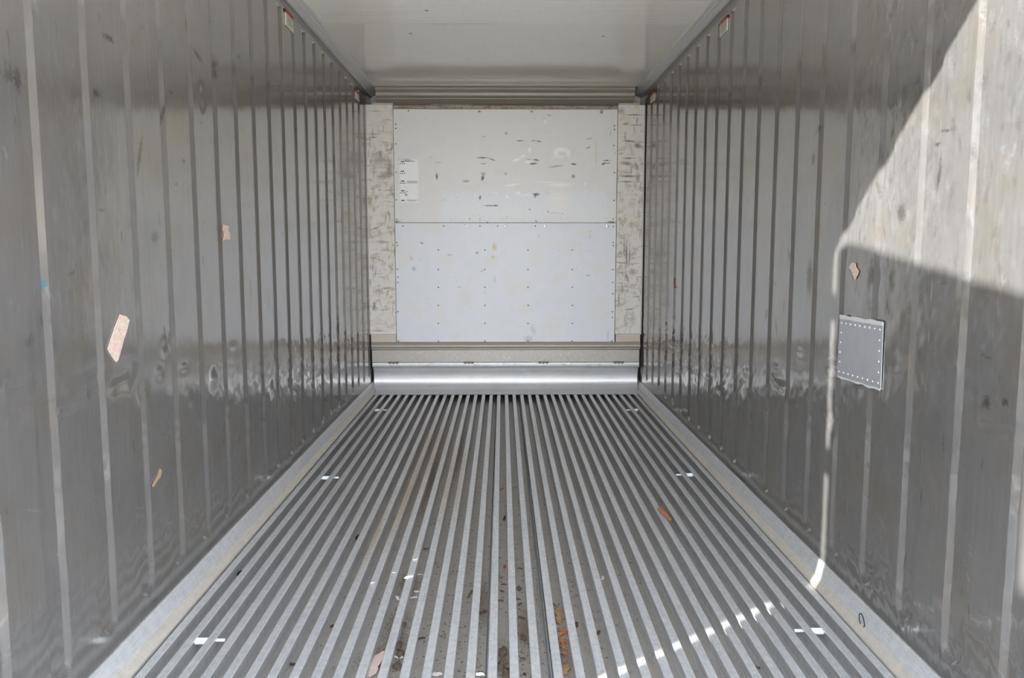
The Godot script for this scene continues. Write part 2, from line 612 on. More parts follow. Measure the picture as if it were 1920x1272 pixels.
func build_shell() -> void:
	mats.liner_rough = liner_map(1024, 434, 0.125, 0.10, 71)
	mats.liner_bump = bump_map()
	for e in [[-1, 378, 180, 0.035, 0.05, 0.004], [-1, 400, 712, 0.05, 0.05, 0.005], [-1, 310, 655, 0.05, 0.03, 0.004], [-1, 325, 640, 0.02, 0.02, 0.003], [-1, 300, 700, 0.05, 0.03, 0.003], [-1, 270, 735, 0.04, 0.04, 0.003], [-1, 240, 720, 0.05, 0.03, 0.003],
		[-1, 510, 730, 0.04, 0.04, 0.004], [-1, 560, 700, 0.08, 0.03, 0.003], [-1, 437, 650, 0.05, 0.015, 0.002], [-1, 465, 585, 0.05, 0.012, 0.002], [-1, 500, 575, 0.04, 0.01, 0.002], [-1, 345, 690, 0.06, 0.02, 0.003],
		[1, 1557, 785, 0.05, 0.045, 0.006], [1, 1560, 690, 0.07, 0.03, 0.005], [1, 1500, 660, 0.06, 0.012, 0.004], [1, 1455, 690, 0.06, 0.03, 0.004], [1, 1790, 480, 0.05, 0.12, 0.006], [1, 1465, 725, 0.07, 0.02, 0.004], [1, 1310, 690, 0.12, 0.03, 0.004], [1, 1400, 700, 0.08, 0.04, 0.004],
		[1, 1610, 730, 0.04, 0.03, 0.003], [1, 1350, 735, 0.1, 0.02, 0.004], [1, 1270, 690, 0.12, 0.03, 0.004], [1, 1680, 680, 0.05, 0.03, 0.003], [1, 1480, 475, 0.02, 0.06, 0.003], [1, 1640, 520, 0.03, 0.04, 0.003]]:
		var q := on_wall(e[1], e[2], e[0])
		dents[e[0]].append([q.x, q.y, e[3], e[4], e[5]])
	for e in [[-1, 0, 740, 60, 728, 0.016, 0.003], [-1, 105, 768, 178, 735, 0.012, 0.003], [-1, 205, 735, 262, 695, 0.014, 0.003], [-1, 215, 690, 262, 682, 0.012, 0.0025], [-1, 430, 830, 515, 770, 0.006, 0.002], [-1, 120, 740, 200, 700, 0.02, 0.003],
		[1, 1826, 786, 1906, 798, 0.014, 0.003], [1, 1540, 770, 1570, 785, 0.008, 0.004], [1, 1355, 790, 1380, 802, 0.008, 0.002], [1, 1300, 690, 1340, 720, 0.012, 0.003], [1, 1520, 940, 1600, 1040, 0.006, 0.0015], [1, 1250, 640, 1290, 668, 0.012, 0.003], [1, 1440, 705, 1470, 735, 0.008, 0.004], [1, 1610, 860, 1660, 880, 0.008, 0.002]]:
		creases[e[0]].append([on_wall(e[1], e[2], e[0]), on_wall(e[3], e[4], e[0]), e[5], e[6]])
	build_wall(-1, "wall_left", 2.0246, wall_material(-1), "grooved stainless steel wall with a tall pinkish paper remnant and a cyan spot")
	build_wall(1, "wall_right", 2.08249, wall_material(1), "grooved stainless steel wall with a riveted repair plate and a sunlit patch")

	# ceiling: a finely ribbed panel near the doors, then a smooth one
	var c := Canvas.new(384, 768, -1.2, 1.2, 1.2, 7.0, n_dab)
	c.fill(Color(0.94, 0.92, 0.885), 0.015, 0.008, 0.006, 0.5, Color(0.925, 0.905, 0.865), 61)
	var rng := RandomNumberGenerator.new()
	rng.seed = 77
	for i in 40:
		c.dab(rng.randf_range(-1.1, 1.1), rng.randf_range(4.3, 6.9), rng.randf_range(0.004, 0.02), rng.randf_range(0.002, 0.004), rng.randf_range(-0.3, 0.3), Color(0.45, 0.43, 0.40), rng.randf_range(0.1, 0.4))
	for e in [[770, 63], [1131, 68], [800, 20]]:
		var p := on_plane(e[0], e[1], 1, CEIL)
		c.dab(p.x, -p.z, 0.01, 0.014, 0.0, Color(0.25, 0.24, 0.22), 0.8, 0.3)
	var cm := mat("ceiling_paint", Color.WHITE, 0.09, 0.0, 0.55)
	cm.albedo_texture = c.texture()
	cm.uv1_scale = Vector3(1, 1, 1)
	var ceiling := setting("ceiling", "pale glossy painted ceiling with fine crosswise ribs", "ceiling")
	part(ceiling, "ribbed_panel", ceiling_mesh(U0, 4.98, true), cm)
	part(ceiling, "smooth_panel", ceiling_mesh(4.98, 6.875, false), cm)
	part(ceiling, "roof_skin", slab(Vector3(-W - 0.085, CEIL + 0.03, -U1 - 0.06), Vector3(W + 0.085, CEIL + 0.13, -U0)), mats.outer_paint)

	# corner trims between wall and ceiling
	var tm := mats.trim_metal as StandardMaterial3D
	tm.roughness = 0.4
	for s in [-1, 1]:
		var t := setting("trim_1" if s < 0 else "trim_2", "long grey metal corner trim above the %s" % ("wall with the tall paper remnant" if s < 0 else "wall with the repair plate"), "trim")
		var lower := PackedVector2Array()
		for q in [[0.012, 2.484], [0.0135, 2.484], [0.0145, 2.496], [0.040, 2.503], [0.040, 2.524], [-0.006, 2.524], [-0.006, 2.49], [0.004, 2.486]]:
			lower.append(Vector2(s * (W - q[0]), q[1]))
		part(t, "lower_lip", prism(lower, U1 - U0), tm, Vector3(0, 0, -U1))
		var bead := PackedVector2Array()
		for q in [[0.0395, 2.5035], [0.041, 2.5005], [0.045, 2.5], [0.048, 2.503], [0.048, 2.524], [0.0395, 2.524]]:
			bead.append(Vector2(s * (W - q[0]), q[1]))
		part(t, "bead", prism(bead, U1 - U0), tm, Vector3(0, 0, -U1))
		var upper := PackedVector2Array()
		for q in [[0.0475, 2.506], [0.070, 2.511], [0.074, 2.515], [0.074, 2.524], [0.0475, 2.524]]:
			upper.append(Vector2(s * (W - q[0]), q[1]))
		part(t, "upper_lip", prism(upper, U1 - U0), tm, Vector3(0, 0, -U1))


func liner_map(w: int, h: int, base: float, swing: float, seed_: int) -> ImageTexture:
	var n := FastNoiseLite.new()
	n.seed = seed_
	n.frequency = 0.006
	n.fractal_octaves = 5
	var d := n.get_image(w, h, false, false, false).get_data()
	for i in d.size():
		d[i] = int(255.0 * clampf(base + swing * (d[i] / 255.0 - 0.5), 0.05, 1.0))
	return ImageTexture.create_from_image(Image.create_from_data(w, h, false, Image.FORMAT_L8, d))


func bump_map() -> ImageTexture:
	var w := 1280
	var h := 542
	var a := FastNoiseLite.new()
	a.seed = 81
	a.frequency = 0.11
	a.fractal_octaves = 2
	var d := PackedFloat32Array()
	d.resize(w * h)
	var i := 0
	for y in h:
		for x in w:
			d[i] = 0.5 + 0.5 * a.get_noise_2d(x, y * 0.7)
			i += 1
	var rng := RandomNumberGenerator.new()
	rng.seed = 82
	for k in 700:                                              # scratches, most of them in the lower metre
		var x := rng.randf() * w
		var y := h * (1.0 - 0.36 * sqrt(rng.randf())) if rng.randf() < 0.8 else rng.randf() * h
		var ang := rng.randf_range(0.3, 1.0) * (1.0 if rng.randf() < 0.75 else -1.0)
		var deep := rng.randf_range(-0.3, 0.3)
		for j in rng.randi_range(3, 22):
			var xi := int(x + cos(ang) * j)
			var yi := int(y + sin(ang) * j)
			if xi >= 0 and yi >= 0 and xi < w and yi < h:
				d[yi * w + xi] += deep
	return ImageTexture.create_from_image(Image.create_from_data(w, h, false, Image.FORMAT_RF, d.to_byte_array()))


func ceiling_mesh(ua: float, ub: float, ribbed: bool) -> ArrayMesh:
	var st := SurfaceTool.new()
	st.begin(Mesh.PRIMITIVE_TRIANGLES)
	var line := PackedVector2Array()
	if ribbed:
		var u := ua
		while u < ub - 0.02:
			line.append(Vector2(u, CEIL))
			line.append(Vector2(u + 0.0255, CEIL))
			line.append(Vector2(u + 0.0275, CEIL - 0.0008))
			line.append(Vector2(u + 0.032, CEIL - 0.0008))
			u += 0.034
		line.append(Vector2(ub, CEIL))
	else:
		line = PackedVector2Array([Vector2(ua, CEIL + 0.001), Vector2(ua + 0.002, CEIL), Vector2(ub, CEIL), Vector2(ub, CEIL + 0.02)])
	for i in line.size() - 1:
		var a := line[i]
		var b := line[i + 1]
		var e := (b - a).normalized()
		st.set_normal(Vector3(0, -absf(e.x), -e.y if e.x > 0.5 else -1.0).normalized())
		for v in [Vector3(-W, a.y, -a.x), Vector3(W, a.y, -a.x), Vector3(W, b.y, -b.x), Vector3(-W, a.y, -a.x), Vector3(W, b.y, -b.x), Vector3(-W, b.y, -b.x)]:
			st.set_uv(Vector2((v.x + 1.2) / 2.4, (7.0 + v.z) / 5.8))
			st.add_vertex(v)
	return st.commit()


func build_floor() -> void:
	# grime and stains of the floor, laid out over the whole floor
	var c := Canvas.new(800, 1600, -1.2, 1.2, 0.0, 8.0, n_dab)
	c.fill(Color(0.67, 0.645, 0.61), 0.08, 0.03, 0.07, 0.10, Color(0.61, 0.57, 0.52), 101)
	var rng := RandomNumberGenerator.new()
	rng.seed = 55
	for i in 420:
		c.dab(clampf(rng.randfn(-0.05, 0.35), -1.05, 1.05), rng.randf_range(1.9, 4.0), rng.randf_range(0.003, 0.012), rng.randf_range(0.002, 0.006), rng.randf() * PI, Color(0.33, 0.28, 0.24), rng.randf_range(0.2, 0.8))
	for e in [[765, 1100, 0.05, 0.12], [745, 1170, 0.04, 0.12], [740, 1215, 0.05, 0.14], [945, 1240, 0.04, 0.12], [985, 1180, 0.04, 0.16], [1055, 1230, 0.03, 0.12], [700, 1240, 0.05, 0.08], [905, 1130, 0.03, 0.2], [1020, 1130, 0.02, 0.3], [810, 900, 0.03, 0.6], [860, 850, 0.03, 0.6], [765, 880, 0.02, 0.6]]:
		var p := on_floor(e[0], e[1], PAN)
		c.dab(p.x, -p.z, e[2], e[3], 0.0, Color(0.42, 0.34, 0.27), 0.6, 1.1, 170.0)
	var pan := mat("floor_pan", Color.WHITE, 0.5, 0.35)
	tri_texture(pan, c.texture(), Vector3(1.0 / 2.4, 0.5, 1.0 / 8.0), noise_texture(512, 0.1, 3, 31), 0.02)
	pan.uv1_offset = Vector3(0.5, 0, 0)

	var b := Canvas.new(800, 1600, -1.2, 1.2, 0.0, 8.0, n_dab)
	b.fill(Color(0.80, 0.80, 0.80), 0.075, 0.04, 0.08, 0.035, Color(0.80, 0.79, 0.77), 131)
	for i in 700:
		b.dab(rng.randf_range(-1.1, 1.1), rng.randf_range(1.9, 6.8), rng.randf_range(0.004, 0.03), rng.randf_range(0.001, 0.004), PI / 2 + rng.randf_range(-0.3, 0.3), [Color(0.74, 0.73, 0.72), Color(0.6, 0.58, 0.55), Color(0.66, 0.62, 0.56)][i % 3], rng.randf_range(0.2, 0.7))
	for e in [[810, 840, 0.10, 0.9], [850, 900, 0.06, 0.7], [765, 930, 0.05, 0.6], [700, 1000, 0.03, 0.5]]:
		var p := on_floor(e[0], e[1], 0.0)
		b.dab(p.x, -p.z, e[2], e[3], 0.0, Color(0.70, 0.60, 0.48), 0.62, 1.1, 190.0)
	for e in [[768, 1080, 0.015, 0.03], [825, 1222, 0.03, 0.02], [900, 1268, 0.05, 0.015]]:
		var p := on_floor(e[0], e[1], 0.0)
		b.dab(p.x, -p.z, e[2], e[3], 0.0, Color(0.87, 0.84, 0.80), 0.8, 1.1)     # crumbly plaster residue
	var bar_mat := mat("floor_bar", Color.WHITE, 0.42, 0.62)
	tri_texture(bar_mat, b.texture(), Vector3(1.0 / 2.4, 0.5, 1.0 / 8.0), noise_texture(512, 0.12, 3, 32), 0.012)
	bar_mat.uv1_offset = Vector3(0.5, 0, 0)

	var floor_ := setting("floor", "grooved aluminium floor of long parallel T bars", "floor")
	part(floor_, "floor_pan", slab(Vector3(-W - 0.012, -0.20, -U1), Vector3(W + 0.012, PAN, -U0 + 0.05)), pan)
	var t := PackedVector2Array()
	for q in [[0.0135, -0.0015], [0.012, 0.0], [0.0, 0.0]]:
		t.append(Vector2(q[0], q[1]))
	t = PackedVector2Array([Vector2(-0.012, 0), Vector2(-0.0137, -0.0015), Vector2(-0.0137, -0.005), Vector2(-0.005, -0.0075), Vector2(-0.003, -0.012), Vector2(-0.003, -0.050), Vector2(-0.007, PAN), Vector2(0.007, PAN), Vector2(0.003, -0.050), Vector2(0.003, -0.012), Vector2(0.005, -0.0075), Vector2(0.0137, -0.005), Vector2(0.0137, -0.0015), Vector2(0.012, 0)])
	var bar := prism(t, 7.05 - U0)
	for k in range(-16, 19):
		part(floor_, "floor_bar", bar, bar_mat, Vector3(-0.062 + 0.0635 * k, 0, -7.05))
	var seam := prism(PackedVector2Array([Vector2(-0.006, PAN - 0.002), Vector2(0.006, PAN - 0.002), Vector2(0.006, -0.036), Vector2(0.002, -0.034), Vector2(0.0, -0.05), Vector2(-0.004, -0.036)]), 7.05 - U0)
	for x in [-0.081, 0.109]:
		part(floor_, "seam_rail", seam, bar_mat, Vector3(x, 0, -7.05))

	# edge strips along the foot of both walls
	var sm := mat("edge_strip", Color.WHITE, 0.45, 0.55)
	tri_texture(sm, b.texture(), Vector3(1.0 / 2.4, 0.5, 1.0 / 8.0), noise_texture(512, 0.1, 3, 33), 0.02)
	var sm2 := mat("edge_ledge", Color(0.93, 0.90, 0.85), 0.5, 0.45)
	tri_texture(sm2, b.texture(), Vector3(1.0 / 2.4, 0.5, 1.0 / 8.0), noise_texture(512, 0.1, 3, 33), 0.02)
	for s in [-1, 1]:
		var base := setting("baseboard_left" if s < 0 else "baseboard_right", "sloping aluminium edge strip at the foot of the %s" % ("wall with the tall paper remnant" if s < 0 else "wall with the repair plate"), "edge strip")
		var slope := PackedVector2Array()
		for q in [[-0.01, 0.078], [0.004, 0.078], [0.007, 0.072], [0.0215, 0.028], [0.0215, -0.01], [-0.01, -0.01]]:
			slope.append(Vector2(s * (W - q[0]), q[1]))
		part(base, "sloping_face", prism(slope, U1 - U0), sm, Vector3(0, 0, -U1))
		var ledge := PackedVector2Array()
		for q in [[0.020, 0.0275], [0.024, 0.0265], [0.043, 0.0085], [0.0455, 0.004], [0.0455, PAN], [0.020, PAN]]:
			ledge.append(Vector2(s * (W - q[0]), q[1]))
		part(base, "ledge", prism(ledge, U1 - U0), sm2, Vector3(0, 0, -U1))


func build_bulkhead() -> void:
	var wall := setting("wall_back", "pale painted bulkhead with scuffed corner posts at the closed end", "wall")
	var x0 := -0.9215
	var x1 := 0.9145
	var yb := 0.426
	var ys := 1.424
	var yt := 2.346
	# --- panels
	for k in 2:
		var lo := yb if k == 0 else ys
		var hi := ys if k == 0 else yt
		var c := Canvas.new(1024, 520, x0, x1, lo, hi, n_dab)
		c.fill(Color(0.89, 0.90, 0.915) if k == 0 else Color(0.90, 0.895, 0.88), 0.018, 0.008, 0.012, 0.3, Color(0.88, 0.875, 0.86), 200 + k)  # cooler base tone on the lower panel, warmer on the upper
		paint_panel(c, k)
		var m := mat("panel_paint_%d" % k, Color.WHITE, 0.38, 0.0, 0.45)
		m.albedo_texture = c.texture()
		part(wall, "lower_panel" if k == 0 else "upper_panel", board(x0, x1, lo + 0.0015, hi - 0.0015, -BACK, 0.03), m)
	# --- corner posts
	for s in [-1, 1]:
		var a := -1.143 if s < 0 else 0.917
		var b := -0.9235 if s < 0 else 1.132
		var c := Canvas.new(192, 1152, a, b, 0.494, 2.378, n_dab)
		c.fill(Color(0.89, 0.875, 0.845), 0.05, 0.03, 0.04, 0.10, Color(0.80, 0.765, 0.70), 210 + s)
		var rng := RandomNumberGenerator.new()
		rng.seed = 400 + s
		for i in 110:
			c.dab(rng.randf_range(a, b), rng.randf_range(0.5, 2.1), rng.randf_range(0.008, 0.05), rng.randf_range(0.004, 0.02), rng.randf_range(-0.3, 0.3) + (PI / 2 if rng.randf() < 0.5 else 0.0), Color(0.58, 0.53, 0.46), rng.randf_range(0.15, 0.5), 1.2, 70.0)
		for i in 46:
			var level := rng.randf() < 0.5
			c.dab(rng.randf_range(a, b), rng.randf_range(0.6, 2.3), rng.randf_range(0.008, 0.045), rng.randf_range(0.0025, 0.006), rng.randf_range(-0.15, 0.15) + (0.0 if level else PI / 2), Color(0.40, 0.36, 0.31), rng.randf_range(0.2, 0.55), 1.4, 160.0)
		var own := [[705, 209, 0.05, 0.004, 0.0, 0.5], [702, 252, 0.05, 0.004, 0.0, 0.5], [699, 258, 0.03, 0.006, 0.0, 0.85], [714, 290, 0.012, 0.03, 0.0, 0.6], [722, 330, 0.06, 0.03, 0.3, 0.5], [735, 278, 0.01, 0.03, -0.3, 0.6], [712, 300, 0.07, 0.05, 0.2, 0.35], [731, 315, 0.025, 0.07, 0.0, 0.55], [704, 428, 0.06, 0.006, 0.4, 0.55], [716, 454, 0.05, 0.012, 0.0, 0.5], [702, 575, 0.012, 0.035, 0.0, 0.8], [725, 540, 0.04, 0.008, 0.1, 0.4], [710, 620, 0.05, 0.01, 0.0, 0.45]]
		if s > 0:
			own = [[1188, 216, 0.07, 0.005, 0.0, 0.85], [1165, 208, 0.03, 0.03, 0.0, 0.3], [1173, 233, 0.025, 0.012, 0.0, 0.6], [1192, 235, 0.05, 0.005, 0.0, 0.65], [1194, 227, 0.008, 0.03, 0.0, 0.5], [1180, 265, 0.05, 0.008, -0.1, 0.85], [1195, 274, 0.03, 0.02, -0.3, 0.7], [1178, 297, 0.05, 0.006, 0.0, 0.75], [1175, 307, 0.04, 0.015, -0.1, 0.75], [1193, 312, 0.015, 0.03, 0.3, 0.6], [1180, 331, 0.07, 0.008, 0.0, 0.75], [1175, 341, 0.06, 0.006, 0.0, 0.8], [1195, 333, 0.02, 0.04, 0.0, 0.4], [1174, 475, 0.008, 0.10, 0.0, 0.9], [1170, 465, 0.005, 0.09, 0.0, 0.85], [1180, 480, 0.005, 0.08, 0.0, 0.8], [1186, 510, 0.03, 0.03, 0.5, 0.5], [1175, 520, 0.012, 0.05, 0.3, 0.6], [1160, 560, 0.008, 0.06, 0.0, 0.5], [1180, 580, 0.04, 0.01, 0.1, 0.5]]
		for e in own:
			var q := on_back(e[0], e[1])
			c.dab(q.x, q.y, e[2], e[3], e[4], Color(0.33, 0.30, 0.27), e[5] * 0.8, 1.2, 150.0)
		var m := mat("post_paint_%d" % s, Color.WHITE, 0.5, 0.0, 0.4)
		m.albedo_texture = c.texture()
		part(wall, "corner_post", board(a, b, 0.494, 2.378, -BACK + 0.012, 0.05), m)
		part(wall, "post_foot", slab(Vector3(a + 0.006, 0.428, -BACK - 0.03), Vector3(b - 0.002, 0.4925, -BACK + 0.004), 0.002), mats.post_foot if mats.has("post_foot") else mat("post_foot", Color(0.74, 0.70, 0.65), 0.5, 0.3))
		var br := slab(Vector3(minf(s * 0.925, s * 1.09), 2.3785, -BACK - 0.06), Vector3(maxf(s * 0.925, s * 1.09), 2.396, -BACK - 0.01), 0.003)
		part(wall, "post_bracket", br, mats.post_bracket if mats.has("post_bracket") else mat("post_bracket", Color(0.72, 0.69, 0.64), 0.5, 0.3))
		# narrow angle closing the gap between post and liner
		part(wall, "edge_angle", slab(Vector3(-1.1445 if s < 0 else 1.1335, 0.494, -BACK - 0.02), Vector3(-1.1435 if s < 0 else 1.1375, 2.37, -BACK + 0.014), 0.001), mats.trim_metal)
	# --- ragged top edge of the panel
	var edge := Canvas.new(1024, 32, x0, x1, 2.346, 2.38, n_dab)
	edge.fill(Color(0.66, 0.60, 0.54), 0.10, 0.05, 0.08, 0.05, Color(0.50, 0.40, 0.34), 231, true)
	var rng2 := RandomNumberGenerator.new()
	rng2.seed = 232
	for i in 60:
		edge.dab(rng2.randf_range(x0, x1), rng2.randf_range(2.35, 2.378), rng2.randf_range(0.01, 0.07), rng2.randf_range(0.002, 0.004), rng2.randf_range(-0.04, 0.04), [Color(0.40, 0.30, 0.25), Color(0.76, 0.71, 0.65), Color(0.55, 0.36, 0.31)][i % 3], 0.7, 1.2)
	var em := mat("torn_sealant", Color.WHITE, 0.8)
	em.albedo_texture = edge.texture()
	part(wall, "top_edge_strip", board(x0, x1, 2.346, 2.376, -BACK - 0.004, 0.02), em)
	# --- sill under the panels
	part(wall, "sill", swept(PackedVector2Array([Vector2(-BACK - 0.03, 0.4265), Vector2(-BACK + 0.002, 0.4265), Vector2(-BACK + 0.006, 0.423), Vector2(-BACK + 0.007, 0.408), Vector2(-BACK + 0.014, 0.402), Vector2(-BACK + 0.0145, 0.388), Vector2(-BACK + 0.010, 0.383), Vector2(-BACK + 0.010, 0.366), Vector2(-BACK - 0.02, 0.364)]), -1.136, 1.131, 0.002), mats.sill_metal if mats.has("sill_metal") else mat("sill_metal", Color(0.66, 0.63, 0.585), 0.42, 0.4))
	# --- stepped moulding over the panel, where the air returns
	part(wall, "air_return_moulding", swept(PackedVector2Array([Vector2(-6.885, 2.519), Vector2(-6.884, 2.513), Vector2(-6.877, 2.511), Vector2(-6.876, 2.499), Vector2(-6.880, 2.495), Vector2(-6.915, 2.479), Vector2(-6.916, 2.475), Vector2(-6.904, 2.473), Vector2(-6.904, 2.455), Vector2(-6.909, 2.449), Vector2(-6.940, 2.440), Vector2(-6.930, 2.4385), Vector2(-6.929, 2.430), Vector2(-6.936, 2.426), Vector2(-6.985, 2.400), Vector2(-7.01, 2.36)]), -1.062, 1.055, 0.003, 0.8), mats.moulding if mats.has("moulding") else mat("moulding", Color(0.64, 0.615, 0.57), 0.35, 0.1))
	part(wall, "rear_skin", slab(Vector3(-W - 0.085, -0.2, -U1 - 0.06), Vector3(W + 0.085, 2.62, -U1)), mats.outer_paint)
	# torn foil hanging along the top
	var fuzz := SurfaceTool.new()
	fuzz.begin(Mesh.PRIMITIVE_TRIANGLES)
	for i in 46:
		var x := -0.62 + i * 0.0075 + rng2.randf_range(-0.003, 0.003)
		var h := rng2.randf_range(0.004, 0.016)
		fuzz.set_normal(Vector3(0, 0, 1))
		for v in [Vector3(x, 2.378, -BACK - 0.012), Vector3(x + rng2.randf_range(-0.006, 0.006), 2.378 + h, -BACK - 0.018), Vector3(x + 0.004, 2.378, -BACK - 0.010)]:
			fuzz.add_vertex(v)
	var fz := part(wall, "sealant_crumbs", fuzz.commit(), mats.outer_paint)
	fz.set_meta("kind", "stuff")

	# --- screws and washers, copied from the photograph
	var dark := dome(0.0055, 0.002, 8)
	var pts := []
	for x in [822, 909, 990, 1073]:
		for y in [469, 505.6, 539, 573, 606.6, 640]:
			pts.append([x, y])
	pts += [[766, 208], [899, 209], [997, 209], [1128, 211], [742, 233], [742, 241], [742, 270], [743, 323], [743, 375], [744, 411], [755, 424], [744, 455], [745, 461], [745, 505], [746, 520], [746, 530], [746, 585], [747, 640], [1152, 236], [1152, 243], [1151, 273], [1152, 324], [1151, 376], [1150, 411], [1150, 425], [1150, 455], [1150, 461], [1149, 506], [1149, 530], [1149, 551], [1148, 585], [1148, 596], [1147, 640], [832, 424], [900, 424], [933, 424], [1004, 424], [914, 417], [1005, 415]]
	for e in pts:
		var q := on_back(e[0], e[1])
		part(wall, "screw", dark, mats.screw_dark, Vector3(clampf(q.x, x0 + 0.008, x1 - 0.008), clampf(q.y, yb + 0.01, yt - 0.01), -BACK))
	var washer := dome(0.015, 0.003, 14)
	for e in [[874, 424], [948, 424], [1022, 424], [1139, 424]]:
		var q := on_back(e[0], e[1])
		var wsh := part(wall, "washer", washer, mats.screw_bright, Vector3(q.x, q.y, -BACK))
		part(wsh, "screw", dark, mats.screw_dark, Vector3(0, 0, 0.003))
	var q2 := on_back(948, 326)
	part(wall, "washer", dome(0.011, 0.003, 12), mat("brass", Color(0.78, 0.72, 0.55), 0.4, 0.4), Vector3(q2.x, q2.y, -BACK))

	# --- the hinged kick plate and the curved air baffle at the foot
	var kick := thing("kick_plate", "dull grey steel kick plate with a curved bright baffle across the foot of the bulkhead", "kick plate", Vector3(0, 0, -BACK))
	var kc := Canvas.new(1024, 128, -1.13, 1.13, 0.24, 0.37, n_dab)
	kc.fill(Color(0.60, 0.59, 0.57), 0.07, 0.05, 0.04, 0.08, Color(0.57, 0.53, 0.48), 251)
	for i in 70:
		kc.dab(rng2.randf_range(-0.8, 0.55), rng2.randf_range(0.26, 0.36), rng2.randf_range(0.004, 0.02), rng2.randf_range(0.003, 0.008), rng2.randf() * PI, [Color(0.80, 0.74, 0.66), Color(0.6, 0.57, 0.53)][i % 2], rng2.randf_range(0.2, 0.6))
	var km := mat("kick_face", Color.WHITE, 0.4, 0.5)
	km.albedo_texture = kc.texture()
	part(kick, "face_plate", board(-1.134, 1.128, 0.2535, 0.3625, 0.0, 0.004), km)
	var line := PackedVector2Array([Vector2(0.003, 0.2515), Vector2(0.0032, 0.236), Vector2(0.002, 0.222), Vector2(-0.001, 0.2135)])
	var curve := Curve2D.new()                                # the hollow: undercut below the lip, deepest a hand above the floor, then sweeping out over the bars
	var knots := [Vector2(-0.006, 0.2115), Vector2(-0.030, 0.2055), Vector2(-0.050, 0.192), Vector2(-0.064, 0.172), Vector2(-0.0725, 0.145), Vector2(-0.076, 0.112), Vector2(-0.074, 0.082), Vector2(-0.064, 0.056), Vector2(-0.046, 0.036), Vector2(-0.018, 0.021), Vector2(0.020, 0.012), Vector2(0.07, 0.0075), Vector2(0.118, 0.006)]
	for i in knots.size():
		var t: Vector2 = (knots[mini(i + 1, knots.size() - 1)] - knots[maxi(i - 1, 0)]) / 6.0
		curve.add_point(knots[i], -t, t)
	for i in 49:
		line.append(curve.sample_baked(curve.get_baked_length() * i / 48.0, true))
	line.append(Vector2(0.125, 0.0055))
	line.append(Vector2(0.129, 0.002))
	var cm := Canvas.new(1024, 256, -1.13, 1.13, 0.0, 0.26, n_dab)
	cm.fill(Color(0.83, 0.83, 0.83), 0.025, 0.015, 0.02, 0.2, Color(0.80, 0.79, 0.775), 261, true)
	for i in 50:
		cm.dab(rng2.randf_range(-1.1, 1.1), rng2.randf_range(0.224, 0.25), rng2.randf_range(0.004, 0.03), rng2.randf_range(0.002, 0.006), rng2.randf_range(-0.2, 0.2), [Color(0.62, 0.57, 0.52), grey(0.93)][i % 2], 0.6)
	for i in 26:
		cm.dab(rng2.randf_range(-1.1, 1.1), rng2.randf_range(0.02, 0.2), rng2.randf_range(0.003, 0.02), rng2.randf_range(0.0015, 0.003), (PI / 2 if i % 3 == 0 else 0.0) + rng2.randf_range(-0.2, 0.2), Color(0.5, 0.48, 0.46), rng2.randf_range(0.2, 0.6))
	var cvm := mat("cove_face", Color.WHITE, 0.45, 0.6)
	cvm.albedo_texture = cm.texture()
	cvm.uv1_scale = Vector3(1.0 / 2.26, -1.0 / 0.26, 1)
	cvm.uv1_offset = Vector3(0.5, 1.0, 0)
	part(kick, "curved_baffle", swept(line, -1.130, 1.126, 0.003), cvm)
	for px in [738, 879, 1019, 1160]:
		var q := on_back(px, 680)
		var hinge := part(kick, "hinge", slab(Vector3(-0.045, -0.004, -0.002), Vector3(0.045, 0.010, 0.006), 0.002), mats.hinge if mats.has("hinge") else mat("hinge", Color(0.42, 0.40, 0.38), 0.5, 0.5), Vector3(q.x, 0.2525, 0.004))
		for j in 3:
			part(hinge, "knuckle", slab(Vector3(-0.008, -0.010, 0.0), Vector3(0.008, -0.003, 0.007), 0.002), mats.hinge, Vector3(-0.03 + 0.03 * j, 0, 0))


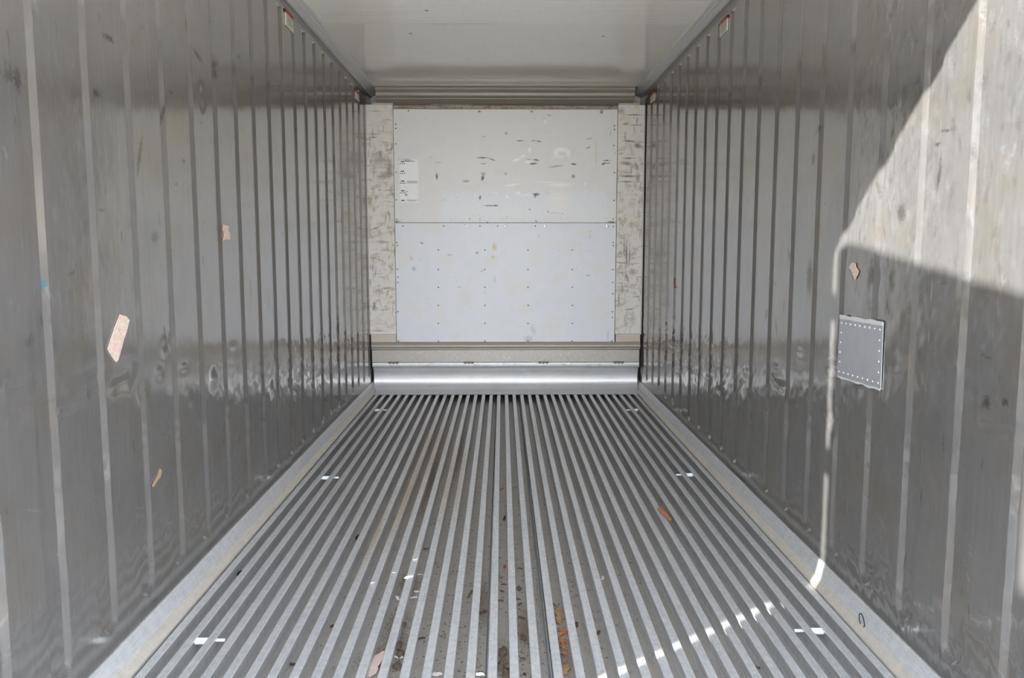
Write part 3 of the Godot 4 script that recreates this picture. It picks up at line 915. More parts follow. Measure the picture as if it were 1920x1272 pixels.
func paint_panel(c: Canvas, k: int) -> void:
	# picture point, half length, half height (m), angle, colour, strength
	var ink := Color(0.22, 0.21, 0.19)
	var pale := Color(0.985, 0.985, 0.985)
	var items := []
	if k == 1:
		# a broad cooler, paler area with a straight upper edge
		for x in range(-18, 17):
			var xx := x * 0.05
			if xx < -0.52:
				continue
			c.dab(xx, 1.56, 0.06, 0.155 + 0.012 * sin(x * 1.7), 0.0, Color(0.905, 0.912, 0.922), 0.8, 0.3, 22.0)
		items = [[905, 296, 0.045, 0.006, 0.0, ink, 0.75], [922, 299, 0.03, 0.005, -0.35, ink, 0.6], [906, 307, 0.03, 0.005, 0, ink, 0.4], [975, 264, 0.035, 0.005, 0.03, ink, 0.65], [1000, 264, 0.02, 0.004, 0, ink, 0.5], [1010, 265, 0.025, 0.005, -0.15, ink, 0.65], [1105, 260, 0.025, 0.004, 0.1, ink, 0.45], [1103, 277, 0.018, 0.006, 0.5, ink, 0.55], [1030, 216, 0.02, 0.005, 0, ink, 0.35],
			[1005, 300, 0.025, 0.006, -0.2, ink, 0.85], [1000, 307, 0.035, 0.008, 0.1, ink, 0.75], [992, 299, 0.02, 0.003, 0, ink, 0.5], [1076, 308, 0.022, 0.008, -0.1, ink, 0.8], [1137, 301, 0.035, 0.004, 0.05, ink, 0.8], [1132, 307, 0.02, 0.007, 0.3, ink, 0.85], [1140, 306, 0.02, 0.004, 0.1, ink, 0.7], [1042, 312, 0.06, 0.007, 0.12, ink, 0.35], [1075, 331, 0.016, 0.016, 0, ink, 0.5], [905, 334, 0.012, 0.026, -0.2, ink, 0.9], [906, 326, 0.02, 0.012, 0, ink, 0.35],
			[819, 331, 0.010, 0.028, 0, ink, 0.8], [822, 305, 0.03, 0.004, 0, ink, 0.25], [874, 340, 0.03, 0.011, 0, ink, 0.35], [900, 371, 0.008, 0.02, -0.2, ink, 0.85], [919, 386, 0.06, 0.005, 0.02, ink, 0.7], [930, 386, 0.02, 0.007, 0, ink, 0.75], [1005, 365, 0.03, 0.012, 0, ink, 0.8], [1003, 367, 0.01, 0.02, 0, ink, 0.6], [1040, 400, 0.05, 0.003, 0, ink, 0.3], [1027, 397, 0.006, 0.006, 0, ink, 0.7], [1055, 401, 0.006, 0.006, 0, ink, 0.7], [993, 393, 0.012, 0.006, 0, ink, 0.35], [949, 250, 0.012, 0.012, 0, ink, 0.35], [907, 256, 0.016, 0.005, 0, ink, 0.25], [881, 411, 0.006, 0.006, 0, ink, 0.6], [900, 414, 0.003, 0.05, 0, ink, 0.3], [758, 300, 0.05, 0.008, 0.0, Color(0.34, 0.31, 0.26), 0.7],
			[968, 300, 0.04, 0.012, 0.25, pale, 0.9], [980, 293, 0.03, 0.012, 0.3, pale, 0.7], [993, 281, 0.014, 0.022, 0, pale, 0.85], [990, 304, 0.03, 0.010, 0.1, pale, 0.9], [1052, 281, 0.06, 0.02, 0, pale, 0.85], [1042, 287, 0.02, 0.03, 0, pale, 0.8], [1065, 287, 0.02, 0.04, 0.3, pale, 0.7], [1050, 294, 0.06, 0.015, 0, pale, 0.5], [961, 347, 0.07, 0.008, 0.15, pale, 0.7], [972, 362, 0.02, 0.012, -0.4, pale, 0.85], [988, 366, 0.06, 0.006, 0, pale, 0.7], [951, 369, 0.014, 0.012, 0, pale, 0.8], [929, 362, 0.03, 0.006, -0.3, pale, 0.5], [1097, 345, 0.012, 0.008, 0, pale, 0.9], [1022, 228, 0.016, 0.014, 0, pale, 0.6], [1030, 342, 0.12, 0.006, 0, pale, 0.6],
			[1050, 372, 0.12, 0.13, 0, Color(0.945, 0.93, 0.90), 0.6], [1050, 347, 0.12, 0.02, 0, Color(0.985, 0.965, 0.935), 0.75], [1045, 372, 0.10, 0.006, 0.05, Color(0.985, 0.965, 0.935), 0.6], [1060, 395, 0.03, 0.05, 0, Color(0.94, 0.93, 0.90), 0.5], [1045, 412, 0.10, 0.03, 0, Color(0.91, 0.91, 0.90), 0.6], [935, 322, 0.05, 0.03, 0, Color(0.87, 0.87, 0.875), 0.5], [770, 285, 0.07, 0.04, 0, Color(0.87, 0.87, 0.89), 0.45], [810, 300, 0.06, 0.03, 0, Color(0.88, 0.88, 0.89), 0.35],
			[1118, 290, 0.005, 0.12, 0, Color(0.84, 0.74, 0.48), 0.65], [899, 209, 0.02, 0.014, 0, Color(0.76, 0.55, 0.48), 0.4], [997, 209, 0.02, 0.014, 0, Color(0.76, 0.58, 0.52), 0.35], [1128, 209, 0.016, 0.02, 0, ink, 0.4], [742, 416, 0.04, 0.008, 0, ink, 0.6], [1147, 417, 0.035, 0.008, 0, ink, 0.6]]
	else:
		items = [[927, 463, 0.02, 0.035, 0.1, Color(0.80, 0.66, 0.46), 0.6], [924, 482, 0.015, 0.015, 0, Color(0.82, 0.68, 0.5), 0.45], [771, 485, 0.014, 0.018, 0, Color(0.84, 0.66, 0.62), 0.5], [776, 504, 0.02, 0.02, 0, ink, 0.2], [791, 456, 0.014, 0.008, -0.4, ink, 0.5], [894, 474, 0.012, 0.012, 0, ink, 0.4], [843, 478, 0.02, 0.006, 0, ink, 0.25], [991, 636, 0.04, 0.03, 0, Color(0.70, 0.69, 0.66), 0.5], [928, 525, 0.008, 0.03, 0, Color(0.80, 0.70, 0.58), 0.4], [1103, 517, 0.016, 0.008, 0, ink, 0.3], [1140, 630, 0.004, 0.05, 0, ink, 0.25], [1000, 620, 0.02, 0.05, 0.3, ink, 0.1], [970, 540, 0.06, 0.1, 0.6, Color(0.89, 0.895, 0.90), 0.4], [1060, 465, 0.08, 0.10, 0, Color(0.89, 0.89, 0.885), 0.5], [1080, 475, 0.03, 0.05, 0, Color(0.92, 0.92, 0.91), 0.5], [870, 560, 0.08, 0.1, 0, Color(0.875, 0.87, 0.855), 0.4], [730, 460, 0.1, 0.1, 0, Color(0.86, 0.86, 0.855), 0.3], [1015, 480, 0.03, 0.1, 0, Color(0.89, 0.89, 0.885), 0.5]]
	for e in items:
		var q := on_back(e[0], e[1])
		c.dab(q.x, q.y, e[2], e[3], e[4], e[5], e[6], 0.9)
	var rng := RandomNumberGenerator.new()
	rng.seed = 300 + k
	for i in 60:
		c.dab(rng.randf_range(c.a0, c.a1), rng.randf_range(c.b0, c.b1), rng.randf_range(0.003, 0.02), rng.randf_range(0.002, 0.005), rng.randf() * PI, [ink, pale, Color(0.7, 0.67, 0.6)][i % 3], rng.randf_range(0.08, 0.3))


func build_outside() -> void:
	var g := setting("ground", "pale concrete yard outside the open doors", "ground")
	var gm := mat("yard_concrete", Color(0.87, 0.83, 0.765), 0.9)
	part(g, "yard", slab(Vector3(-60, -0.5, -60), Vector3(60, -0.21, 60)), gm)
	# door frame: jambs and header
	var frame := setting("trim_3", "steel frame round the open doorway", "door frame")
	for s in [-1, 1]:
		part(frame, "jamb", slab(Vector3(minf(s * 1.103, s * (W + 0.085)), -0.2, -U0 - 0.066), Vector3(maxf(s * 1.103, s * (W + 0.085)), 2.62, -U0 - 0.024), 0.004), mats.outer_paint)
	part(frame, "header", slab(Vector3(-W - 0.085, CEIL, -U0 - 0.046), Vector3(W + 0.085, 2.65, -U0 + 0.004), 0.004), mats.outer_paint)
	# the open door leaf that shades the wall opposite; sun slips through the gap at its hinges
	var door := setting("door_1", "white insulated container door standing open on its hinges", "door")
	var leaf_dir := Vector3(-0.187, 0, 0.982).normalized()
	var hinge := Vector3(-1.103, 0, -U0 - 0.024)
	door.position = hinge
	door.rotation.y = atan2(leaf_dir.x, leaf_dir.z)          # local +z runs along the leaf
	part(door, "leaf", slab(Vector3(-0.07, 0.02, 0.122), Vector3(0.0, 2.54, 1.338), 0.004), mats.outer_paint)
	var yard := setting("wall_unseen", "unseen plain wall beside the doorway, placed to shade the opposite wall low down", "wall")
	part(yard, "unseen_wall", slab(Vector3(-2.8, -0.25, 0.7), Vector3(-2.55, 2.56, 7.0), 0.01), gm)  # out of view, placed to cut off the sun strip low on the right wall
	for y in [0.69, 1.21, 1.75, 2.31]:
		part(door, "hinge", slab(Vector3(-0.05, y - 0.035, -0.02), Vector3(0.005, y + 0.035, 0.19), 0.003), mats.outer_paint)


func sticker(s: int, px: float, py: float, wide: float, high: float, label: String) -> void:
	var q := on_wall(px, py, s)
	var t := thing("warning_sticker", label, "sticker", Vector3(s * (W - 0.0035), q.y, -q.x), "red and white stickers under the ceiling")
	if not mats.has("sticker_white"):
		mat("sticker_white", Color(0.84, 0.82, 0.77), 0.5)
		mat("sticker_red", Color(0.66, 0.12, 0.14), 0.45)
		mat("sticker_print", Color(0.50, 0.46, 0.42), 0.6)
	part(t, "sheet", slab(Vector3(-0.002, -high / 2, -wide / 2), Vector3(0.002, high / 2, wide / 2)), mats.sticker_white)
	part(t, "red_band", slab(Vector3(-0.0026, high * 0.27, -wide / 2), Vector3(0.0026, high / 2, wide / 2)), mats.sticker_red)
	for k in 4:
		var y := high * (0.15 - 0.15 * k)
		var l: float = wide * [0.36, 0.28, 0.38, 0.3][k]
		part(t, "print_line", slab(Vector3(-0.0024, y - high * 0.025, -l), Vector3(0.0024, y + high * 0.025, l * 0.9)), mats.sticker_print)


func remnant(s: int, outline: Array, label: String, m: Material, lift := 0.003, called := "paper_remnant", category := "paper scrap") -> Node3D:
	var p := PackedVector2Array()
	var mid := Vector2.ZERO
	for e in outline:
		var q := on_wall(e[0], e[1], s)
		p.append(q)
		mid += q / outline.size()
	for i in p.size():
		p[i] -= mid
		p[i].x *= -1.0                                         # z runs against u
	var t := thing(called, label, category, Vector3(s * (W - lift), mid.y, -mid.x))
	var mesh := prism(p, 0.0016)
	var o := part(t, "sheet", mesh, m)
	# the outline's x becomes z, its depth becomes x
	o.basis = Basis(Vector3(0, 0, 1), Vector3(0, 1, 0), Vector3(-1, 0, 0))
	return t


func build_wall_things() -> void:
	sticker(-1, 541, 39, 0.16, 0.082, "larger red and white sticker high on the wall with the tall paper remnant")
	sticker(-1, 669, 180, 0.15, 0.062, "red and white sticker by the corner post, wall with the tall paper remnant")
	sticker(1, 1358.5, 49, 0.15, 0.080, "larger red and white sticker high on the wall with the repair plate")
	sticker(1, 1224.5, 183, 0.17, 0.066, "red and white sticker by the corner post, wall with the repair plate")

	# pinkish paper left on the walls
	var pc := Canvas.new(256, 256, 0, 0.25, 0, 0.25, n_dab)
	pc.fill(Color(0.725, 0.665, 0.62), 0.18, 0.06, 0.10, 0.025, Color(0.66, 0.50, 0.43), 501)
	var rng := RandomNumberGenerator.new()
	rng.seed = 502
	for i in 60:
		pc.dab(rng.randf() * 0.25, rng.randf() * 0.25, rng.randf_range(0.003, 0.012), rng.randf_range(0.001, 0.003), rng.randf() * PI, [Color(0.55, 0.42, 0.35), Color(0.92, 0.88, 0.83), Color(0.77, 0.51, 0.42)][i % 3], 0.6)
	var pm := mat("pink_paper", Color.WHITE, 0.85)
	tri_texture(pm, pc.texture(), Vector3(4, 4, 4))
	remnant(-1, [[223, 590], [236, 594], [241, 601], [236, 622], [231, 636], [226, 655], [220, 676], [216, 680], [210, 672], [200, 655], [206, 636], [213, 615]], "tall pinkish torn paper remnant stuck to the steel wall", pm)
	remnant(-1, [[417, 421], [424, 423], [428, 425], [427, 432], [431, 441], [430, 450], [423, 449], [417, 452], [419, 440], [416, 430]], "small mottled paper remnant stuck between two grooves of the steel wall", pm)
	remnant(1, [[1600, 492], [1606, 494], [1607, 501], [1612, 508], [1611, 514], [1605, 525], [1601, 514], [1598, 506], [1594, 503], [1596, 497]], "pale pink angular paper scrap stuck above the riveted repair plate", pm)
	remnant(1, [[1265, 520], [1268, 523], [1267, 532], [1269, 540], [1266, 541], [1264, 532]], "tiny red-brown paper shred stuck among the far grooves of the wall with the repair plate", mat("rust_paper", Color(0.55, 0.33, 0.28), 0.85))
	remnant(-1, [[299, 879], [302, 884], [300, 894], [293, 903], [286, 914], [283, 912], [289, 900], [296, 889]], "curled strip of yellowish tape stuck low on the steel wall below the tall paper remnant", mat("old_tape", Color(0.58, 0.50, 0.385), 0.5), 0.003, "tape_strip", "tape")

	# riveted repair plate
	var c := Canvas.new(256, 192, 0, 0.34, 0, 0.25, n_dab)
	c.fill(Color(0.71, 0.71, 0.72), 0.05, 0.03, 0.04, 0.08, Color(0.68, 0.685, 0.70), 521)
	var rm := mat("plate_metal", Color.WHITE, 0.42, 0.55)
	tri_texture(rm, c.texture(), Vector3(3, 3, 3))
	var corner := []
	for e in [[1577, 592], [1658, 605], [1653, 731], [1571, 705]]:
		corner.append(on_wall(e[0], e[1], 1))
	var mid: Vector2 = (corner[0] + corner[1] + corner[2] + corner[3]) / 4.0
	var plate := thing("repair_plate", "square aluminium repair plate riveted over the grooved steel wall", "repair plate", Vector3(W - 0.0012, mid.y, -mid.x))
	var o := PackedVector2Array()
	for q in corner:
		o.append(Vector2(-(q.x - mid.x), q.y - mid.y))
	var sheet := part(plate, "sheet", prism(o, 0.003), rm)
	sheet.basis = Basis(Vector3(0, 0, 1), Vector3(0, 1, 0), Vector3(-1, 0, 0))
	var rivet := dome(0.0042, 0.003, 10)
	var turn := Basis(Vector3(0, 0, 1), Vector3(0, 1, 0), Vector3(-1, 0, 0))
	var inset := 0.018
	var cc := []
	for k in 4:
		var v: Vector2 = o[k]
		cc.append(v - Vector2(signf(v.x) * inset, signf(v.y) * (inset + (0.006 if k < 2 else 0.0))))
	var sides := [[0, 1, 8], [1, 2, 5], [2, 3, 8], [3, 0, 5]]
	for sd in sides:
		for k in sd[2]:
			var p: Vector2 = cc[sd[0]].lerp(cc[sd[1]], float(k) / sd[2])
			var r := part(plate, "rivet", rivet, mats.aluminium, Vector3(-0.003, p.y, p.x))
			r.basis = turn
	# strip of sealant along the top edge
	var strip := PackedVector2Array()
	for k in 9:
		var e := o[0].lerp(o[1], k / 8.0)
		strip.append(e + Vector2(0, 0.003 + 0.002 * sin(k * 2.3)))
	for k in range(8, -1, -1):
		var e := o[0].lerp(o[1], k / 8.0)
		strip.append(e - Vector2(0, 0.011 + 0.002 * sin(k * 3.1)))
	var so := part(plate, "sealant_strip", prism(strip, 0.0012), mat("sealant", Color(0.70, 0.695, 0.68), 0.6), Vector3(-0.003, 0, 0))
	so.basis = turn
	var foot := PackedVector2Array()
	for k in 9:
		var e := o[2].lerp(o[3], k / 8.0)
		foot.append(e + Vector2(0, 0.002 + 0.002 * sin(k * 2.1)))
	for k in range(8, -1, -1):
		var e := o[2].lerp(o[3], k / 8.0)
		foot.append(e - Vector2(0, 0.004 + 0.003 * sin(k * 3.7)))
	var fo := part(plate, "sealant_strip", prism(foot, 0.0012), mats.sealant, Vector3(-0.003, 0, 0))
	fo.basis = turn

	# the printed sheet on the bulkhead
	var a := on_back(748.2, 299)
	var b := on_back(785.2, 381)
	var lc := Canvas.new(160, 352, 0, 362, -800, 0, n_dab)
	lc.fill(Color(0.97, 0.97, 0.965), 0.01, 0.0, 0.01, 100.0, Color(0.95, 0.945, 0.93), 541)
	for k in 5:
		var y := -40.0 - 178.0 * k
		lc.box(62.0, y, 32.0, 8.0, Color(0.13, 0.13, 0.13))
		if k < 4:
			for j in 3:
				lc.box(24.0 + 38.0 * j, y - 38.0, 11.0, 7.0, Color(0.42, 0.42, 0.42))
	for y in [-400.0, -427.0]:
		lc.box(245.0, y, 102.0, 5.0, Color(0.62, 0.62, 0.61))
	lc.box(240.0, -748.0, 108.0, 5.0, Color(0.70, 0.70, 0.69))
	lc.box(232.0, -762.0, 80.0, 4.0, Color(0.74, 0.74, 0.73))
	lc.box(200.0, -34.0, 95.0, 5.0, Color(0.55, 0.53, 0.50))
	lc.dab(150.0, -22.0, 80.0, 20.0, 0.1, Color(0.42, 0.38, 0.32), 0.5, 1.0, 0.05)
	lc.dab(125.0, -650.0, 26.0, 20.0, 0.0, Color(0.36, 0.35, 0.33), 0.8, 0.8, 0.1)
	lc.dab(140.0, -590.0, 30.0, 10.0, 0.0, Color(0.45, 0.44, 0.42), 0.7, 0.8, 0.1)
	var lm := mat("printed_sheet", Color.WHITE, 0.5)
	lm.albedo_texture = lc.texture()
	var ls := thing("loading_label", "white printed sheet with short black bars on the upper bulkhead panel", "label", Vector3((a.x + b.x) / 2, (a.y + b.y) / 2, -BACK + 0.001))
	var hw := (b.x - a.x) / 2
	var hh := (a.y - b.y) / 2
	part(ls, "sheet", board(-hw, hw, -hh, hh, 0.0012, 0.0015), lm)


# ---------------------------------------------------------------- things on the floor
func chip_mesh(long: float, wide: float, thick: float, seed_: int, bend := 0.0) -> ArrayMesh:
	var rng := RandomNumberGenerator.new()
	rng.seed = seed_
	var n := 10
	var top := []
	var lean := rng.randf_range(-0.5, 0.5) * wide
	for i in n:
		var t := float(i) / (n - 1)
		var w := wide * 0.5 * clampf(minf(t * rng.randf_range(3.0, 9.0), (1.0 - t) * rng.randf_range(3.0, 9.0)) + 0.18, 0.0, 1.0)
		var x := (t - 0.5) * long
		var y := bend * sin(t * PI)
		var off := lean * (t - 0.5) * 2.0 + rng.randf_range(-0.12, 0.12) * wide
		top.append([Vector3(x + rng.randf_range(-0.04, 0.04) * long, y, off - w * rng.randf_range(0.4, 1.2)), Vector3(x + rng.randf_range(-0.04, 0.04) * long, y + thick * rng.randf_range(-0.2, 0.6), off + w * rng.randf_range(0.4, 1.2))])
	var st := SurfaceTool.new()
	st.begin(Mesh.PRIMITIVE_TRIANGLES)
	st.set_smooth_group(-1)
	var quad := func(p: Vector3, q: Vector3, r: Vector3, s: Vector3) -> void:
		for v in [p, q, r, p, r, s]:
			st.add_vertex(v)
	var down := Vector3(0, thick, 0)
	for i in n - 1:
		var a: Vector3 = top[i][0]
		var b: Vector3 = top[i][1]
		var c: Vector3 = top[i + 1][1]
		var d: Vector3 = top[i + 1][0]
		quad.call(a + down, d + down, c + down, b + down)
		quad.call(a, b, c, d)
		quad.call(a, d, d + down, a + down)
		quad.call(b + down, c + down, c, b)
	quad.call(top[0][0], top[0][0] + down, top[0][1] + down, top[0][1])
	quad.call(top[n - 1][1], top[n - 1][1] + down, top[n - 1][0] + down, top[n - 1][0])
	st.generate_normals()
	return st.commit()


func litter(called: String, label: String, category: String, group: String, a: Vector2, b: Vector2, wide: float, thick: float, h: float, m: Material, seed_: int, bend := 0.0) -> void:
	var p := on_floor(a.x, a.y, h)
	var q := on_floor(b.x, b.y, h)
	var t := thing(called, label, category, Vector3((p.x + q.x) / 2, h + 0.0005, (p.z + q.z) / 2), group)
	t.rotation.y = atan2(-(q.z - p.z), q.x - p.x)
	part(t, "shard", chip_mesh(maxf(p.distance_to(q) * 1.1, 0.006), wide * 1.45, thick, seed_, bend * 0.7), m)


func lump(r: float, h: float, seed_: int) -> ArrayMesh:
	var n := FastNoiseLite.new()
	n.seed = seed_
	n.frequency = 1.3
	var st := SurfaceTool.new()
	st.begin(Mesh.PRIMITIVE_TRIANGLES)
	st.set_smooth_group(0)
	var at := func(i: int, j: int) -> Vector3:
		var a := TAU * (i % 12) / 12.0
		var e := PI * 0.5 * j / 4.0
		var k := 1.0 + 0.85 * n.get_noise_3d(cos(a) * cos(e) * 2.0, sin(a) * cos(e) * 2.0, sin(e) * 2.0) + 0.7 * n.get_noise_3d(cos(a) * cos(e) * 6.0, sin(a) * cos(e) * 6.0, 5.0 + sin(e) * 6.0)
		return Vector3(cos(a) * cos(e) * r * k * 0.62, sin(e) * h * k, sin(a) * cos(e) * r * k * 1.5)
	for j in 4:
		for i in 12:
			var v := [at.call(i, j), at.call(i + 1, j), at.call(i + 1, j + 1), at.call(i, j + 1)]
			for k in ([0, 1, 2, 0, 2, 3] if j < 3 else [0, 1, 2]):
				st.add_vertex(v[k])
	st.generate_normals()
	return st.commit()


func build_floor_things() -> void:
	# bright lashing rods crossing the gaps between bars
	var where := [["beside the baffle, tall paper remnant side", -0.978, 6.20], ["beside the baffle, repair plate side", 0.972, 6.18],
		["half way along, tall paper remnant side", -0.981, 4.35], ["half way along, repair plate side", 0.981, 4.385], ["by the doorway, tall paper remnant side", -0.978, 2.50], ["by the doorway, repair plate side", 0.981, 2.545]]
	for e in where:
		var s := signf(e[1])
		var rod := thing("lashing_rod", "white lashing rod in the floor " + e[0], "lashing rod", Vector3(e[1], -0.014, -e[2]), "lashing rods in the floor")
		var cyl := CylinderMesh.new()
		cyl.top_radius = 0.0105
		cyl.bottom_radius = 0.0105
		cyl.height = 0.058
		cyl.radial_segments = 16
		var body := part(rod, "rod", cyl, mats.rod_steel)
		body.rotation.z = PI / 2
		body.rotation.x = 0.0
		var tip := CylinderMesh.new()
		tip.top_radius = 0.005
		tip.bottom_radius = 0.005
		tip.height = 0.03
		tip.radial_segments = 12
		var end := part(rod, "rod_end", tip, mats.rod_steel, Vector3(0.048, 0.0, -0.006) if s < 0 else Vector3(-0.048, 0.0, -0.004))
		end.rotation.z = PI / 2

	var wood := [mat("wood_orange", Color(0.66, 0.43, 0.27), 0.8), mat("wood_tan", Color(0.62, 0.47, 0.33), 0.8), mat("bark_brown", Color(0.34, 0.24, 0.18), 0.9), mat("leaf_brown", Color(0.42, 0.32, 0.25), 0.85)]
	var black := mat("black_plastic", Color(0.07, 0.07, 0.07), 0.6)
	var white := mat("white_scrap", Color(0.90, 0.875, 0.84), 0.8)
	var pink := mat("pink_scrap", Color(0.86, 0.76, 0.72), 0.85)
	var red := mat("red_scrap", Color(0.62, 0.24, 0.20), 0.7)
	var B := PAN
	litter("wood_chip", "orange brown wood chip lying across a floor bar on the side of the repair plate", "wood chip", "", Vector2(1238, 955), Vector2(1255, 977), 0.016, 0.004, 0.0, wood[0], 1, 0.004)
	litter("wood_splinter", "long pale tan wood splinter with a dark end in a floor gap", "wood chip", "", Vector2(1041, 1145), Vector2(1054, 1171), 0.017, 0.010, B, wood[1], 2, 0.006)
	var chips := [[1047, 1180, 1062, 1192, 0.014, 0], [1049, 1195, 1063, 1185, 0.010, 0], [1047, 1206, 1063, 1204, 0.016, 0], [1050, 1225, 1060, 1230, 0.014, 0], [1056, 1250, 1066, 1266, 0.018, 1], [1052, 1212, 1058, 1218, 0.008, 0], [1055, 1240, 1060, 1243, 0.008, 0], [1049, 1198, 1056, 1212, 0.006, 0], [1081, 1240, 1084, 1246, 0.008, 1]]
	var k := 10
	for e in chips:
		litter("wood_chip", "curled orange wood chip in the floor gap littered below the tan splinter" if e[5] == 0 else "dull tan wood chip in the floor gaps littered below the tan splinter", "wood chip", "orange chips in one floor gap", Vector2(e[0], e[1]), Vector2(e[2], e[3]), e[4], 0.003, B, wood[e[5]], k, 0.005)
		k += 1
	var bark := [[969, 1101, 977, 1109, 0.012, 3], [879, 1122, 884, 1108, 0.008, 3], [901, 1154, 908, 1145, 0.012, 2], [976, 1190, 986, 1202, 0.014, 3], [1024, 1216, 1029, 1229, 0.012, 2], [1078, 1168, 1082, 1178, 0.012, 2], [1119, 1193, 1124, 1184, 0.008, 2], [544, 1250, 554, 1246, 0.016, 2], [618, 1177, 627, 1175, 0.010, 2], [1415, 1251, 1425, 1257, 0.014, 3], [970, 1067, 980, 1068, 0.006, 3], [968, 1126, 976, 1125, 0.008, 3], [970, 1136, 979, 1133, 0.008, 3], [938, 1110, 945, 1110, 0.010, 3], [940, 1098, 949, 1097, 0.006, 3], [972, 1158, 984, 1161, 0.008, 3], [784, 1200, 797, 1197, 0.008, 2], [975, 1236, 985, 1238, 0.008, 3], [980, 1266, 987, 1267, 0.010, 2], [936, 1126, 942, 1129, 0.007, 3], [790, 1030, 804, 1031, 0.008, 3], [1033, 1131, 1042, 1138, 0.006, 3]]
	for e in bark:
		litter("leaf_fragment", "thin dull brown leaf fragment lying in a floor gap" if e[5] == 3 else "dark reddish brown bark fragment lying in a floor gap", "leaf fragment", "brown fragments in the floor gaps", Vector2(e[0], e[1]), Vector2(e[2], e[3]), e[4], 0.002, B, wood[e[5]], k, 0.003)
		k += 1
	litter("orange_chip", "small orange chip alone in a middle floor gap, well past the other chips", "wood chip", "", Vector2(937, 919), Vector2(945, 917), 0.012, 0.004, B, wood[0], 60)
	litter("black_sliver", "thin black plastic sliver in a gap near the dark plastic lump", "plastic sliver", "", Vector2(668, 1013), Vector2(674, 1004), 0.008, 0.003, B, black, 61, 0.008)
	litter("black_sliver", "thin black plastic sliver in a middle gap near the small orange chip", "plastic sliver", "", Vector2(944, 977), Vector2(948, 969), 0.007, 0.003, B, black, 62, 0.003)
	litter("plastic_lump", "stubby dark plastic lump wedged in an outer floor gap", "plastic scrap", "", Vector2(444, 1082), Vector2(454, 1075), 0.012, 0.010, B, black, 63)
	litter("paper_scrap", "pinkish white torn paper scrap in a floor gap by the doorway", "paper scrap", "", Vector2(702, 1268), Vector2(708, 1226), 0.026, 0.002, B, pink, 64, 0.006)
	var scraps := [[762, 1086, 772, 1080, 0.016, 0.0], [774, 1051, 784, 1050, 0.010, 0.0], [778, 1112, 786, 1110, 0.012, B], [770, 1122, 783, 1122, 0.010, B], [1127, 1088, 1132, 1082, 0.008, B], [785, 1080, 792, 1078, 0.008, B], [736, 1076, 741, 1075, 0.008, 0.0], [695, 1095, 702, 1094, 0.008, 0.0], [740, 1235, 746, 1234, 0.010, B], [750, 1235, 756, 1235, 0.009, B], [812, 1268, 828, 1264, 0.016, B], [893, 1267, 908, 1266, 0.012, 0.0], [743, 1120, 748, 1126, 0.008, B], [1237, 1078, 1240, 1076, 0.006, B]]
	for e in scraps:
		litter("white_crumb", "small white paper crumb lying on top of a floor bar" if e[5] == 0.0 else "small white paper crumb lying down in a floor gap", "paper scrap", "white crumbs on the floor", Vector2(e[0], e[1]), Vector2(e[2], e[3]), e[4], 0.002, e[5], white, k, 0.002)
		k += 1
	litter("red_bit", "tiny red plastic bit in a middle floor gap", "plastic scrap", "", Vector2(944, 1066), Vector2(949, 1061), 0.008, 0.002, B, red, 95)
	# mounds of dirt
	var soil := mat("soil", Color(0.41, 0.345, 0.29), 0.95)
	for e in [[943, 1225, 0.022, 0.007], [940, 1250, 0.02, 0.010], [950, 1264, 0.018, 0.008], [748, 1212, 0.018, 0.010], [752, 1228, 0.016, 0.007], [757, 1172, 0.014, 0.006], [745, 1250, 0.018, 0.006]]:
		var p := on_floor(e[0], e[1], B)
		var d := thing("dirt_clump", "dark brown dirt clump heaped in a floor gap by the doorway", "dirt", Vector3(p.x, B, p.z), "dirt clumps in the floor gaps")
		part(d, "heap", lump(e[2], e[3], int(e[0] + e[1])), soil)
	# crumbs too many to count
	var rng := RandomNumberGenerator.new()
	rng.seed = 777
	var mm := MultiMesh.new()
	mm.transform_format = MultiMesh.TRANSFORM_3D
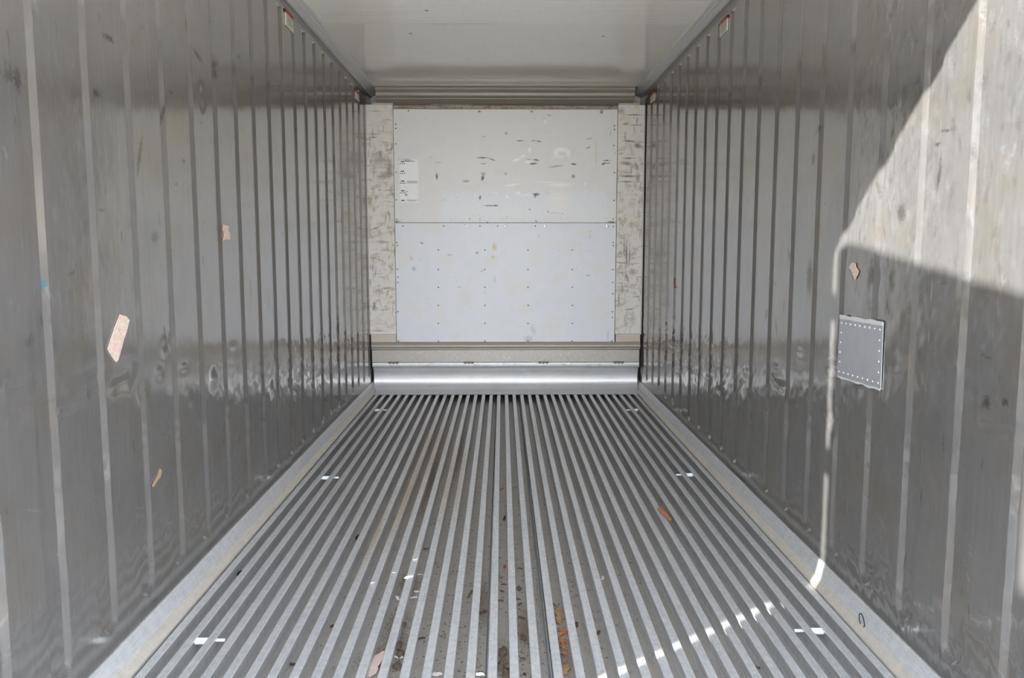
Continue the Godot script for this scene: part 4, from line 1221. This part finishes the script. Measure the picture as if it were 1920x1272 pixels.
	mm.mesh = chip_mesh(0.007, 0.004, 0.0012, 5)
	var spots := []
	for i in 520:
		var z := rng.randf_range(2.15, 3.3) if i % 4 else rng.randf_range(2.15, 4.6)
		var kx := int(round(rng.randfn(-1.0, 4.5)))
		var x := -0.062 + 0.0635 * kx + 0.03175 + rng.randf_range(-0.02, 0.02)
		if absf(x) > 1.0:
			continue
		var sc := rng.randf_range(0.4, 1.3)
		spots.append(Transform3D(Basis(Vector3.UP, rng.randf() * TAU).scaled(Vector3(sc, 1, sc)), Vector3(x, B, -z)))
	mm.instance_count = spots.size()
	for i in spots.size():
		mm.set_instance_transform(i, spots[i])
	var mi := MultiMeshInstance3D.new()
	mi.name = "floor_crumbs"
	mi.multimesh = mm
	mi.material_override = wood[3]
	add_child(mi)
	mi.set_meta("kind", "stuff")
	mi.set_meta("label", "scattered dark brown crumbs between the floor bars")
	mi.set_meta("category", "crumbs")
	# a bent loop of wire on the edge strip
	var w := thing("wire_loop", "thin bent dark wire lying on the edge strip below the repair plate", "wire")
	var st := SurfaceTool.new()
	st.begin(Mesh.PRIMITIVE_TRIANGLES)
	st.set_smooth_group(0)
	var path := []
	for e in [[1618, 1183], [1621, 1172], [1619, 1160], [1615, 1151], [1611, 1152], [1611, 1162], [1614, 1172]]:
		var p := on_plane(e[0], e[1], 0, W - 0.026)
		path.append(Vector3(minf(p.x, W - 0.02), p.y, p.z))
	for i in path.size() - 1:
		var d: Vector3 = (path[i + 1] - path[i]).normalized()
		var a := d.cross(Vector3(1, 0.3, 0)).normalized()
		var b := d.cross(a)
		for j in 6:
			var t0 := TAU * j / 6.0
			var t1 := TAU * (j + 1) / 6.0
			var r0: Vector3 = (a * cos(t0) + b * sin(t0)) * 0.0016
			var r1: Vector3 = (a * cos(t1) + b * sin(t1)) * 0.0016
			for v in [path[i] + r0, path[i + 1] + r1, path[i] + r1, path[i] + r0, path[i + 1] + r0, path[i + 1] + r1]:
				st.add_vertex(v)
	st.generate_normals()
	part(w, "wire", st.commit(), black)
